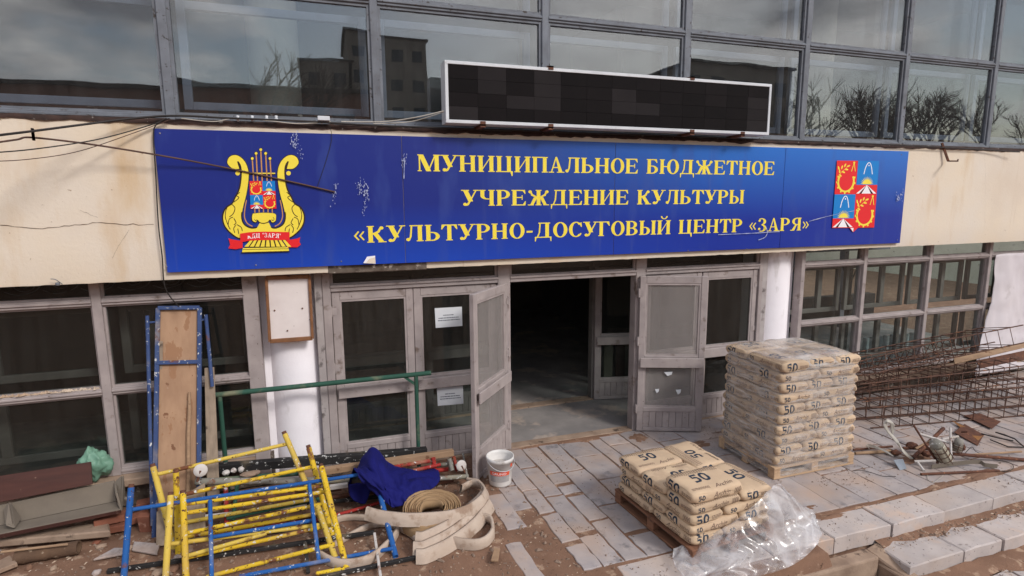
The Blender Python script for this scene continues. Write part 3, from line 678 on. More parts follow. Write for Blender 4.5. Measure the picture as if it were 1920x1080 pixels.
# lyre arms: scroll, neck, swelling belly
arm = sp2([(235,265),(170,262),(125,215),(140,165),(185,145),(235,160),(285,215),(310,300),(305,400),(288,500),(265,590),(250,680),(270,750),(330,785),(400,780)], 5)
arm2 = sp2([(400,830),(330,850),(235,880),(150,830),(95,760),(82,680),(110,610),(165,570),(190,520),(225,450),(240,380),(245,300),(238,240),(215,200)], 5)
poly = arm + arm2
def tri(poly):
    import mathutils.geometry as mg
    vs = [V((p[0], p[1], 0)) for p in poly]
    return [[poly[i] for i in t] for t in mg.tessellate_polygon([vs])]
grow = lambda pl, s: [(p[0]+(p[0]-sum(a for a, b in pl)/len(pl))*s, p[1]+(p[1]-sum(b for a, b in pl)/len(pl))*s) for p in pl]
for f_ in (lambda q: q, mir):
    emb(thick(f_(poly)+[f_(poly)[0]], 13), M['print_gold'], 'lyre_outline'); emb(tri(f_(poly)), M['print_yellow'], 'lyre_arm')
    emb(thick(f_(sp2([(195,180),(165,205),(178,238),(212,232),(215,205),(197,195)])), 5), M['print_gold'], 'scroll_line'); emb([circ(*f_([(193,210)])[0], 15)], M['print_red'], 'scroll_eye')
    emb([circ(*f_([(214,304)])[0], 20)], M['print_yellow'], 'crossbar_knob')
    emb(thick(f_(sp2([(292,540),(278,620),(275,690),(300,745),(345,772)])), 9), M['print_orange'], 'lyre_shade')
    for ln in ([(180,575),(125,600),(105,680),(130,760),(150,800)], [(175,690),(140,710),(130,770)], [(160,575),(190,610),(175,660),(140,690)], [(200,760),(180,790),(190,830)], [(180,700),(200,740),(180,760)], [(205,755),(245,780),(255,815)], [(235,470),(205,500),(225,520),(180,560)], [(215,790),(225,840)]):
        emb(thick(f_(sp2(ln)), [2]+[7]*(len(sp2(ln))-2)+[2]), M['print_gold'], 'leaf_line')
bod = [(410,740),(490,740),(510,785),(560,812),(640,820),(640,850),(250,850),(255,820),(330,810),(385,785)]
emb(tri(bod), M['print_yellow'], 'lyre_foot')
emb([[(312,298),(545,298),(545,318),(312,318)]], M['print_gold'], 'crossbar'); emb([[(312,300),(545,300),(545,310),(312,310)]], M['print_yellow'], 'crossbar')
for xa, ya in ((343,175),(377,130),(418,97),(461,130),(499,175)):
    xb = 352+(xa-343)*1.0+4
    emb(thick([(xa, ya), (xb, 375)], 11), M['print_orange'], 'string'); emb([circ(xa, ya, 16)], M['print_gold'], 'string_peg'); emb([circ(xa, ya, 12)], M['print_yellow'], 'string_peg')
for xa in (365,403,441,481,518): emb(thick([(xa, 610), (xa+2, 655)], 10), M['print_orange'], 'string')
cap_ = sp2([(345,660),(440,652),(540,660),(552,690),(545,730),(515,738),(500,715),(480,735),(440,745),(405,735),(390,718),(375,738),(345,725),(338,690),(345,660)], 4)
emb(tri(cap_[:-1]), M['print_yellow'], 'lyre_capital'); emb(thick(cap_, 7), M['print_gold'], 'capital_line')
for cx in (372, 522): emb(thick(sp2([(cx-18,700),(cx,690),(cx+14,708),(cx,722),(cx-8,708)]), 5), M['print_gold'], 'capital_line')
def coat(tr, name, q):                        # quartered shield, q maps unit quarter coords to the emblem's pixels
    fl = lambda polys, m, nm: flat(polys, m, S, tr, nm)
    def red(i, j):
        u = lambda x, y: q(i, j, x, y)
        fl([[u(0,0), u(1,0), u(1,1), u(0,1)]], M['print_red'], name+'_field')
        ring = [u(.5+.37*cos(rad(a)), .62+.3*sin(rad(a))) for a in range(-30, 211, 12)]
        fl(thick([V(p) for p in ring], q.s*.085), M['print_yellow'], 'gear_ring')
        fl([[u(.5+.37*cos(rad(a-6))*1.0, .62+.3*sin(rad(a-6))), u(.5+.37*cos(rad(a+6)), .62+.3*sin(rad(a+6))), u(.5+.46*cos(rad(a+4)), .62+.375*sin(rad(a+4))), u(.5+.46*cos(rad(a-4)), .62+.375*sin(rad(a-4)))] for a in range(-20, 205, 28)], M['print_yellow'], 'gear_teeth')['kind'] = 'stuff'
        for (x, y, a) in ((.16,.32,100), (.26,.2,75), (.4,.14,65), (.56,.16,20), (.48,.26,-10), (.34,.34,-20), (.2,.44,-30), (.1,.22,110)):
            ca, sa = cos(rad(-a)), sin(rad(-a)); fl([[u(x+.085*cos(t)*ca-.035*sin(t)*sa, y+.06*cos(t)*sa+.026*sin(t)*ca) for t in [2*pi*k/10 for k in range(10)]]], M['print_yellow'], 'ear_grain')
        fl(thick([V(u(.14,.56)), V(u(.22,.36)), V(u(.5,.2))], q.s*.018), M['print_yellow'], 'ear_stalk')
        fl(thick([V(u(.82,.06)), V(u(.72,.32))], q.s*.03)+thick([V(u(.82,.06)), V(u(.9,.32))], q.s*.03)+[[u(.82+.05*cos(t), .06+.035*sin(t)) for t in [2*pi*k/8 for k in range(8)]]], M['print_yellow'], 'compass')
    def blue(i, j):
        u = lambda x, y: q(i, j, x, y)
        fl([[u(0,0), u(1,0), u(1,.72), u(0,.72)]], M['print_sky'], name+'_field'); fl([[u(0,.72), u(1,.72), u(1,1), u(0,1)]], M['print_red'], name+'_field')
        fl([[u(.5+.2*cos(rad(a)), .7-.14*sin(rad(a))) for a in range(0, 181, 15)]], M['print_yellow'], 'rising_sun')
        fl([[u(.5+.2*cos(rad(a-5)), .7-.14*sin(rad(a-5))), u(.5+.2*cos(rad(a+5)), .7-.14*sin(rad(a+5))), u(.5+.32*cos(rad(a)), .7-.24*sin(rad(a)))] for a in range(6, 180, 14)], M['print_yellow'], 'sun_ray')
        fl(thick([V(u(x, y)) for x, y in sp2([(.32,.4),(.38,.2),(.48,.07),(.58,.07),(.66,.2),(.72,.4)], 4)], q.s*.035)+[[u(.53+.03*cos(t), .14+.022*sin(t)) for t in [2*pi*k/8 for k in range(8)]]], M['print_white'], 'drop_chain')
        fl([[u(.5,.72), u(.72,.98), u(.28,.98)], [u(.5,.72), u(.02,.98), u(.16,.98)], [u(.5,.72), u(.98,.98), u(.84,.98)]], M['print_white'], 'road'); fl([[u(.47,.74), u(.17,.985), u(.27,.985)], [u(.53,.74), u(.83,.985), u(.73,.985)]], M['print_black'], 'road')
    red(0, 0); blue(1, 0); blue(0, 1); red(1, 1)
def qmap(tl, tr_, bl, br):
    tl, tr_, bl, br = map(V, (tl, tr_, bl, br))
    def q(i, j, x, y):
        s_, t_ = (i+x)/2, (j+y)/2; p = tl.lerp(tr_, s_).lerp(bl.lerp(br, s_), t_); return (p.x, p.y)
    q.s = ((tr_-tl).length)/2; return q
coat(LT, 'small_shield', qmap((318,373), (543,373), (328,618), (556,616)))
RT = lambda x, y: (1530+x*.1852, 270+y*.1852)
coat(RT, 'shield', qmap((207,168), (632,172), (155,850), (580,845)))
flat([[(330,845),(420,845),(368,892)]], M['print_red'], S, RT, 'shield_point'); flat([[(340,850),(372,850),(366,890)]], M['print_white'], S, RT, 'shield_point')
rib = lambda pts, n: emb(tri(pts), M['print_red'], n)
rib([(135,875),(160,885),(260,900),(260,960),(200,972),(135,965),(150,930)], 'ribbon_tail'); rib([(640,895),(740,878),(765,866),(758,910),(772,930),(740,955),(650,955)], 'ribbon_tail')
fan = []
for k in range(9):
    a = 320+(k)*35; b = 275+k*47; fan.append([(a+10, 890), (a+32, 890), (b+36, 950), (b, 950)])
emb(tri([(320,890),(590,890),(640,955),(280,955)]), M['print_gold'], 'base_leaf'); emb(fan, M['print_yellow'], 'base_leaf')
emb([[(262,962),(660,955),(668,990),(255,998)]], M['print_yellow'], 'lyre_base'); emb(thick([(262,975),(662,968)], 5)+thick([(245,1002),(675,990)], 8), M['print_gold'], 'base_line')
band = sp2([(237,835),(330,822),(450,818),(580,820),(672,822)], 5) + sp2([(672,890),(580,893),(450,893),(330,897),(240,912)], 5)
emb(tri(band), M['print_red'], 'ribbon')
FONT = None
def font_mesh(txt, shear=0.0, res=3):
    cu = bpy.data.curves.new('tmp', 'FONT'); cu.body = txt; cu.size = 1; cu.resolution_u = res; cu.shear = shear
    o = bpy.data.objects.new('tmp', cu); col.objects.link(o); bpy.context.view_layer.update()
    me = bpy.data.meshes.new_from_object(o.evaluated_get(bpy.context.evaluated_depsgraph_get()))
    vs = [v.co.copy() for v in me.vertices]; fs = [tuple(p.vertices) for p in me.polygons]
    bpy.data.objects.remove(o); bpy.data.curves.remove(cu); bpy.data.meshes.remove(me)
    return vs, fs
T, HL, SR = .15, .11, .1
pen = 0; items = []
for ch in 'КДЦ "ЗАРЯ"':
    if ch == '"': g_, a = [R_(.0, .72, .09, 1.02), R_(.17, .72, .26, 1.02)], .34
    else: g_, a = glyph(ch)
    items.append((pen, g_)); pen += a+.1
for px_, g_ in items:
    if not g_: continue
    def w2s(u, v_): s_ = (px_+u)/pen; return (303+s_*297, 880-4*s_-10*sin(pi*s_)-v_*38)
    flat([[w2s(u, v_) for u, v_ in q] for q in g_], M['print_white'], S, LT, 'ribbon_letter')
# scuffs and cracks on the printed face
def scuff(pts, wd):
    q = sp2(pts, 5); out = []
    if wd < 2.1: out = thick(q, [wd*random.uniform(.3, 1) for _ in q])
    else:
        for k in range(int(14+wd*4)):
            c = random.choice(q); x = c[0]+random.gauss(0, wd*.55); y = c[1]+random.gauss(0, 4); r = random.uniform(.4, 1.5); l = random.uniform(1, 4)
            out.append([(x-r*.5, y-l*.4), (x+r*.3, y-l*.5), (x+r*.6, y), (x+r*.2, y+l*.6), (x-r*.3, y+l*.4)])
    return tag(flat(out, M['scuff'], S, lambda x, y: (x, y), 'scuff'), kind='stuff')
for pts, wd in [([(553,250),(556,265),(562,280),(566,292)], 5), ([(549,262),(553,275)], 4), ([(630,345),(627,365),(624,385)], 4), ([(677,342),(679,352),(681,362)], 9), ([(683,360),(684,378),(682,400)], 3), ([(688,352),(690,372)], 2.2), ([(757,298),(757,306)], 5), ([(758,300),(757,335)], 2), ([(1515,415),(1540,408),(1570,401),(1600,395)], 1.6), ([(1345,440),(1390,438),(1430,436),(1460,434)], 1.6), ([(1420,450),(1432,445),(1437,436),(1434,424)], 2), ([(1680,372),(1688,366)], 3)]: scuff(pts, wd)
flat([[(681,493),(688,481),(703,479),(704,494)]], M['print_white'], S, lambda x, y: (x, y), 'torn_edge'); flat([[(686,493),(692,485),(703,482),(704,493.5)]], M['cream'], S, lambda x, y: (x, y), 'torn_edge')

# ================================================================ LED display
LY = -.52
E_ = empty('led_display', P(1140, 180, LY), 'long black LED display in white frame above the blue sign', 'display')
tl, br = P(833, 114, LY), P(1443, 252, LY); x0, x1, z1, z0 = tl.x, P(1444, 200, LY).x, (P(833,114,LY).z+P(1445,157,LY).z)/2, (P(833,232,LY).z+P(1441,252,LY).z)/2
M['alu'] = mat('white aluminium', lin(214,216,220), lin(196,198,202), 4, .45, spots=[(lin(150,148,146), 8, .66, .1)])
M['led'] = mat('dark led module', lin(25,21,22), lin(20,17,18), 2, .8, spec=.12, vary=.2, bump=.35, bsc=220)
M['led2'] = mat('dusty led module', lin(42,38,39), lin(36,33,34), 2, .8, spec=.12, vary=.15, bump=.35, bsc=220)
M['rust'] = mat('rusty steel', lin(112,72,54), lin(76,50,42), 12, .85, bump=.3, spots=[(lin(150,100,70), 22, .62, .06)])
mb = MB(); mb.box(x0, x1, LY+.012, LY+.2, z0, z1); mb.build('housing', M['alu'], E_)
e = .035
for b in ((x0, x1, LY-.012, LY+.012, z1-e, z1), (x0, x1, LY-.012, LY+.012, z0, z0+e), (x0, x0+e, LY-.012, LY+.012, z0+e, z1-e), (x1-e, x1, LY-.012, LY+.012, z0+e, z1-e)): part('frame_bar', M['alu'], b, par=E_, bevel=.003)
nx, nz_ = 13, 4; mw, mh = (x1-x0-2*e)/nx, (z1-z0-2*e)/nz_
for i in range(nx):
    for j in range(nz_):
        pale = (i, j) in {(1,3),(1,2),(2,1),(3,1),(3,2),(3,3),(0,0),(6,1),(6,2),(7,1),(12,1),(12,0),(12,2)}
        part('led_module', M['led2'] if pale else M['led'], (x0+e+i*mw+.0012, x0+e+(i+1)*mw-.0012, LY-.003-(.001 if (i+j)%2 else 0), LY+.011, z0+e+j*mh+.0012, z0+e+(j+1)*mh-.0012), par=E_)
for px in (905, 1032, 1297, 1392):
    c = P(px, 235, LY).x; part('bracket', M['rust'], (c-.03, c+.03, LY-.02, LY-.013, z0-.02, z0+.03), (c-.03, c+.03, LY-.02, FY+.03, z0-.035, z0-.003), par=E_)
for px in (1032, 1297):
    c = P(px, 150, LY).x; part('bracket', M['rust'], (c-.03, c+.03, LY-.02, LY-.013, z1-.02, z1+.02), (c-.03, c+.03, LY-.02, .0, z1+.003, z1+.02), par=E_)

# ================================================================ cables and small things on the fascia
M['cable'] = mat('black cable', lin(52,46,44), lin(38,34,33), 8, .6); M['cable2'] = mat('brown cable', lin(96,70,60), lin(74,54,48), 8, .7); M['cablew'] = mat('white cable', lin(196,190,180), lin(170,162,150), 8, .6)
def cable(pts, r, m, label, n=8, name='cable'):
    q = [P(*p[:2], p[2] if len(p) > 2 else FY-.06) for p in pts]; mb = MB(); mb.tube(spline(q, n), r, 6)
    return tag(mb.build(name, m, org=q[0]), label, 'cable')
cable([(-40,258,-1.2),(60,246,-.8),(160,233,-.5),(250,222,-.36),(330,217),(420,221),(520,225),(600,229),(700,235),(825,240),(960,245)], .011, M['cable'], 'thick black cable drooping from the left along the fascia top')
cable([(-40,272,-1.0),(30,262,-.8),(62,258,-.7),(180,272,-.5),(320,295,-.42),(440,318),(560,344),(628,360)], .009, M['cable2'], 'brown cable running diagonally across the lyre emblem')
cable([(-40,288,-1.0),(60,280,-.8),(180,262,-.5),(270,238),(318,222)], .006, M['cable'], 'thin black cable sagging below the thick cable at left')
cable([(-40,303,-1.0),(50,299,-.8),(150,283,-.5),(260,246),(315,226)], .004, M['cable2'], 'lowest thin wire sagging across the left fascia')
cable([(312,222),(292,235),(288,260),(292,330),(297,420),(304,480),(310,540,-.3),(335,575,-.25)], .006, M['cable'], 'black wire hanging down beside the left edge of the sign')
cable([(640,228),(720,228),(780,220,-.45),(832,208,-.5)], .006, M['cablew'], 'pale wire looping up to the left end of the LED display'); cable([(700,232),(770,228),(832,210,-.49)], .005, M['cablew'], 'lower pale wire entering the left end of the LED display')
cable([(960,244),(1100,250),(1240,254),(1440,262),(1600,268),(1760,276),(1850,281,-.33),(1912,285,-.4)], .009, M['cable'], 'dark cable lying along the ledge right of the LED display')
cable([(340,222),(400,228),(440,222),(500,226),(560,232),(620,228)], .005, M['cablew'], 'white wire tangled along the ledge above the lyre')
cable([(618,235),(622,260),(612,300),(595,350)], .003, M['cable'], 'hair thin wire hanging over the sign near the white box')
mb = MB(); c = P(607, 223, FY-.05); mb.box(c.x-.06, c.x+.06, c.y-.04, c.y+.04, c.z-.02, c.z+.025); mb.lathe([(.0,-.05),(.012,-.05),(.012,.0)], (c.x-.02, c.y, c.z), 8)
tag(mb.build('junction_box', M['alu'], bevel=.004, org=c), 'small white junction box on the ledge above the sign', 'junction box')
for k, (px, pos) in enumerate(((446,'leftmost'), (473,'second from left'), (500,'third from left'), (518,'rightmost'))):
    c = P(px, 222, FY-.03); mb = MB(); mb.lathe([(.0,-.03),(.014,-.025),(.018,-.005),(.012,.01),(.016,.025),(.0,.03)], c, 10); tag(mb.build('ceramic_insulator', M['alu'], org=c), 'small white insulator on the ledge above the lyre, '+pos+' of four', 'insulator', 'insulators on the fascia ledge')
mb = MB(); q = [P(1766,268,FY-.02), P(1778,302,FY-.06), P(1796,302,FY-.25), P(1797,298,FY-.25)]; mb.bar(q[0], q[1], .02, .03); mb.bar(q[1], q[2], .02, .02); mb.bar(q[2], q[2]+V((0,0,.03)), .012, .012)
tag(mb.build('wall_bracket', M['rust'], org=q[0]), 'bent rusty metal bracket on the cream fascia right of the sign', 'bracket')
mb = MB(); 
for k in range(3):
    c = P(62, 252, -.78); mb.bar(c+V((0,0,.05)), c-V((0,0,.05)), .012, .03)
tag(mb.build('cable_clamp', M['rust'], org=c), 'small rusty clamp joining the cables at far left', 'clamp')
cc = P(108, 532, FY-.02); mb = MB(); mb.tube(spline([P(95,523,FY-.05), P(104,524,FY-.05), P(113,530,FY-.03), P(117,533,FY-.02)], 4), .004, 5); mb.lathe([(.0,-.02),(.02,-.015),(.018,.01),(.0,.015)], cc, 8)
tag(mb.build('broken_lamp_socket', M['greyframe'], org=cc), 'broken fitting under the lower edge of the left fascia', 'fitting')

# paper notices on the second door, inside the glass' outer face
M['paper'] = mat('paper', lin(222,224,228), lin(212,214,218), 3, .85); M['ink'] = mat('ink', lin(80,84,96), None, 2, .8)
for k, (c4, lab) in enumerate([([(815,578),(866,575),(867,611),(817,615)], 'upper white paper notice taped to the door glass'), ([(819,727),(868,723),(869,757),(821,761)], 'lower white paper notice taped to the door glass')]):
    q = [P(*p, -.012) for p in c4]; t_ = empty('paper_notice', q[3], lab, 'notice'); mb = MB(); mb.prism(q, (0, .002, 0)); mb.build('sheet', M['paper'], t_)
    mb = MB()
    for (r_, a, b) in ((.36, .3, .68), (.5, .12, .86), (.62, .1, .9)):
        x = a
        while x < b:
            e_ = min(x+random.uniform(.04, .12), b); pts = [q[0].lerp(q[1], s_).lerp(q[3].lerp(q[2], s_), tt) + V((0, -.0015, 0)) for s_, tt in ((x, r_), (e_, r_), (e_, r_+.045), (x, r_+.045))]
            mb.add(pts, [(0,1,2,3)]); x = e_+.015
    tag(mb.build('print', M['ink'], t_), kind='stuff')

# ================================================================ cement bags, pallets, films
M['kraft'] = mat('kraft paper', lin(200,174,144), lin(186,160,134), 5, .8, bump=.6, bsc=13, vary=.09, spots=[(lin(214,188,156), 3, .58, .12), (lin(150,118,86), 9, .68, .06)])
M['kraftink'] = mat('blue grey print', lin(46,58,74), lin(38,48,62), 20, .75); M['kraftink2'] = mat('brown print', lin(112,86,76), lin(92,72,66), 20, .8)
BL, BW, BH = .602, .402, .122
def bag_mesh(seed):
    bm = bmesh.new(); bmesh.ops.create_cube(bm, size=2); bmesh.ops.subdivide_edges(bm, edges=bm.edges[:], cuts=13, use_grid_fill=True)
    for v in bm.verts:
        x, y, z = v.co
        X = BL/2*x*(1-.045*z*z)*(1-.05*abs(y)**7); Y = BW/2*y*(1-.07*z*z)*(1-.05*abs(x)**7); Z = BH/2*z*(1-.2*abs(x)**12)*(1-.2*abs(y)**12)
        p = V((X, Y, Z)); n_ = V((x**5, y**5, z**5)).normalized()
        k = noise.noise(V((X*4+seed*7, Y*4, Z*4)))*.013 + noise.noise(V((X*16+seed*3, Y*16, Z*18)))*.005 - .007*max(0, 1-abs(noise.noise(V((X*6+seed*2, Y*6, Z*9+seed))))*9) + abs(noise.noise(V((X*9+seed, Y*26, Z*9))))*.004*(abs(x) > .6)
        if z > .9: p.z += .004*(1-x*x)*(1-y*y) - .006*max(0, noise.noise(V((X*3+seed*5, Y*3, 1))))
        v.co = p + n_*(k-.004)
    me = bpy.data.meshes.new('bag_body'); bm.normal_update(); bm.to_mesh(me)
    tree = BVHTree.FromBMesh(bm); bm.free()
    for p in me.polygons: p.use_smooth = True
    me.materials.append(M['kraft']); return me, tree
def imprint(out, mi, tree, vs, fs, o, ux, uy, n_):
    bm = bmesh.new(); bv = [bm.verts.new((v[0], v[1], 0)) for v in vs]
    for f in fs:
        try: bm.faces.new([bv[i] for i in f])
        except ValueError: pass
    xs_ = [v[0] for v in vs]; ys_ = [v[1] for v in vs]; st = .022
    for ax, lo, hi in ((0, min(xs_), max(xs_)), (1, min(ys_), max(ys_))):
        c = lo+st
        while c < hi:
            pt = V((c, 0, 0)) if ax == 0 else V((0, c, 0)); nn_ = V((1,0,0)) if ax == 0 else V((0,1,0))
            bmesh.ops.bisect_plane(bm, geom=bm.verts[:]+bm.edges[:]+bm.faces[:], plane_co=pt, plane_no=nn_); c += st
    bm.verts.index_update(); pts = []
    for v in bm.verts:
        s_ = o + ux*v.co.x + uy*v.co.y + n_*.2; h = tree.ray_cast(s_, -n_)
        pts.append((h[0] if h[0] is not None else s_-n_*.2) + n_*.0016)
    out.add(pts, [tuple(v.index for v in f.verts) for f in bm.faces], mi); bm.free()
D50 = font_mesh('50'); DAR = font_mesh('Archin', .45)
def scaled(m, h):
    vs, fs = m; x0 = min(v.x for v in vs); x1 = max(v.x for v in vs); y0 = min(v.y for v in vs); y1 = max(v.y for v in vs); k = h/(y1-y0)
    return [((v.x-(x0+x1)/2)*k, (v.y-(y0+y1)/2)*k) for v in vs], fs
def bold50(h):                              # heavy squarish digits drawn as strokes
    t = h*.2; w2 = h*.3
    five = [(w2,h/2-t/2), (-w2+t/2,h/2-t/2), (-w2+t/2,.06*h), (.0,.1*h), (w2*.6,.06*h), (w2-t*.45,-.1*h), (w2-t*.45,-.26*h), (w2*.4,-h/2+t/2), (-w2*.2,-h/2+t/2), (-w2,-h*.4)]
    zero = [(w2*.9*cos(a)*(1 if abs(cos(a)) < .9 else .97), (h/2-t/2)*max(-1, min(1, 1.12*sin(a)))) for a in [2*pi*k/20 for k in range(21)]]
    polys = thick([(x-h*.4, y) for x, y in five], t) + thick([(x+h*.4, y) for x, y in zero], t)
    vs = []; fs = []
    for q in polys: n = len(vs); vs += [(p[0], p[1]) for p in q]; fs.append(tuple(range(n, n+len(q))))
    return vs, fs
def rings(n, step, rx, ry, t, jit=.0):
    vs = []; fs = []
    for i in range(n):
        cx = (i-(n-1)/2)*step; sk = .25*rx
        pl = [(cx+rx*cos(a)+sk*sin(a), ry*sin(a)) for a in [2*pi*k/12 for k in range(13)]]
        for q in thick(pl, t): m = len(vs); vs += [(p[0], p[1]) for p in q]; fs.append(tuple(range(m, m+4)))
    return vs, fs
def ticks(n, wd, h):
    vs = []; fs = []
    for i in range(n):
        x = -wd/2
        while x < wd/2:
            e_ = min(wd/2, x+random.uniform(.01, .035)); m = len(vs); y = (i-n/2)*h*2
            vs += [(x, y), (e_, y), (e_, y+h), (x, y+h)]; fs.append((m, m+1, m+2, m+3)); x = e_+.006
    return vs, fs
X3, Y3, Z3 = V((1,0,0)), V((0,1,0)), V((0,0,1))
bagdata = []
for s_ in range(6):
    me, tree = bag_mesh(s_*1.7+.3); out = MB()
    imprint(out, 0, tree, *bold50(.098), V((BL/2, -.07, .0)), Y3, Z3, X3); imprint(out, 0, tree, *bold50(.098), V((-BL/2, .07, .0)), -Y3, Z3, -X3)
    imprint(out, 1, tree, *ticks(3, .12, .006), V((BL/2, .1, .0)), Y3, Z3, X3); imprint(out, 1, tree, *ticks(3, .12, .006), V((-BL/2, -.1, .0)), -Y3, Z3, -X3)
    for sg in (1, -1):
        u_ = X3*(-sg); n_ = Y3*sg
        imprint(out, 1, tree, *scaled(DAR, .05), V((-.03*sg, BW/2*sg, .008)), u_, Z3, n_); imprint(out, 1, tree, *ticks(3, .18, .005), V((-.03*sg, BW/2*sg, -.034)), u_, Z3, n_)
        imprint(out, 1, tree, *rings(4, .022, .008, .03, .004), V((-.22*sg, BW/2*sg, .0)), u_, Z3, n_); imprint(out, 0, tree, *bold50(.05), V((.2*sg, BW/2*sg, .0)), u_, Z3, n_)
    imprint(out, 0, tree, *bold50(.13), V((-.03, .03, BH/2)), X3, Y3, Z3); imprint(out, 1, tree, *rings(20, .026, .01, .036, .0035), V((0, .14, BH/2)), X3, Y3, Z3)
    imprint(out, 1, tree, *scaled(DAR, .05), V((.1, -.13, BH/2)), X3, Y3, Z3); imprint(out, 1, tree, *ticks(4, .2, .004), V((-.15, -.12, BH/2)), X3, Y3, Z3)
    pm = bpy.data.meshes.new('bag_print'); pm.from_pydata([tuple(v) for v in out.v], [], out.f); pm.materials.append(M['kraftink']); pm.materials.append(M['kraftink2'])
    for i, p in enumerate(pm.polygons): p.material_index = out.mi[i]
    bagdata.append((me, pm))
ORD = ['bottom', 'second lowest', 'third lowest', 'fourth lowest', 'fifth lowest', 'fifth highest', 'fourth highest', 'third highest', 'second highest', 'top']
def bag_at(root, lx, ly, lz, rz, label, grp, k, tilt=(0, 0), sc=1.0, zs=1.0):
    c, s_ = cos(root[3]), sin(root[3]); x = root[0]+lx*c-ly*s_; y = root[1]+lx*s_+ly*c
    b = empty('cement_bag', (x, y, root[2]+lz), label, 'bag', grp); b.rotation_euler = (tilt[0], tilt[1], root[3]+rz); b.scale = (sc, sc, zs)
    me, pm = bagdata[k%6]; ob('sack', me, b); ob('print', pm, b)['kind'] = 'stuff'
def stack(root, layers, topA, wx, wy, where, grp, zs=1.0):
    kx, ky = wx/1.2, wy/1.0
    for l in range(layers):
        A = ((layers-1-l)%2 == 0) == topA; z = (BH/2 + l*(BH-.006))*zs; nm = ORD[l] if layers == 10 else ['bottom', 'second lowest', 'third lowest', 'fourth lowest'][l]
        s_ = 1 if A else -1; tp = .012*(l/layers)
        for i in range(3):
            pos = ['left', 'middle', 'right'][i]; row = 'near' if A else 'far'
            bag_at(root, ((i-1)*.4*kx)*(1-tp)+random.uniform(-.006, .006), (-.2*s_*ky)+random.uniform(-.008, .008), z, pi/2*(1 if random.random() < .5 else -1)*(1 if A else 1), 'cement bag in %s layer of %s, %s of three in %s row' % (nm, where, pos, row), grp, random.randrange(6), sc=min(kx, 1), zs=zs)
        for i in range(2):
            pos = ['left', 'right'][i]; row = 'far' if A else 'near'
            bag_at(root, ((i-.5)*.6*kx)*(1-tp)+random.uniform(-.006, .006), (.3*s_*ky)+random.uniform(-.008, .008), z, random.choice([0, pi]), 'cement bag in %s layer of %s, %s of two in %s row' % (nm, where, pos, row), grp, random.randrange(6), sc=min(kx, 1), zs=zs)
M['palletwood'] = mat('pallet wood', lin(198,168,136), lin(170,140,112), 3, .85, bump=.35, bsc=30, vary=.1, stretch=(1,8,8), spots=[(lin(120,96,80), 5, .62, .1)])
M['palletdark'] = mat('old pallet wood', lin(140,98,74), lin(104,72,56), 3, .85, bump=.35, bsc=30, vary=.12, stretch=(1,8,8), spots=[(lin(70,52,44), 5, .6, .1)])
def pallet(loc, rz, wx, wy, m, label):
    t = empty('pallet', loc, label, 'pallet', rz=rz)
    def bd(n, x0, x1, y0, y1, z0, z1): 
        mb = MB(); j = random.uniform(-.004, .004); mb.box(x0+j, x1+j, y0, y1, z0, z1); mb.v = [v+V(loc) for v in mb.v]; return mb.build(n, m, t, bevel=.003)
    hx, hy = wx/2, wy/2
    for i in range(5): y = -hy+.05+i*(wy-.1)/4; bd('deck_board', -hx, hx, y-.055, y+.055, .122, .144)
    for i in range(3): x = (i-1)*(hx-.05); bd('stringer_board', x-.05, x+.05, -hy, hy, .1, .122)
    for i in range(3):
        for j in range(3): x = (i-1)*(hx-.05); y = (j-1)*(hy-.05); bd('block', x-.05, x+.05, y-.05, y+.05, .022, .1)
    for j in range(3): y = (j-1)*(hy-.05); bd('bottom_board', -hx, hx, y-.05, y+.05, .0, .022)
    return t
TS = (5.39, -1.385); TZ = 1.07; pallet((TS[0], TS[1], .008), 0, 1.22, .96, M['palletwood'], 'pale wooden pallet under the tall wrapped stack of bags')
stack((TS[0], TS[1], .153, 0), 10, True, 1.19, .96, 'tall wrapped stack', 'cement bags in the tall wrapped stack', TZ)
LS = (3.37, -2.22); LRZ = math.atan2(-.996, .092)
pallet((LS[0], LS[1], .008), LRZ, 1.2, .98, M['palletdark'], 'dark weathered pallet under the low open stack of bags')
stack((LS[0], LS[1], .153, LRZ), 4, True, 1.15, .96, 'low open stack', 'cement bags in the low open stack', .84)
bag_at((LS[0], LS[1], .153, LRZ), .36, -.17, (BH*4.5-.02)*.84, pi/2, 'cement bag lying alone on top of the low open stack', 'cement bags in the low open stack', 1, (.03, .02), 1.0, .95)
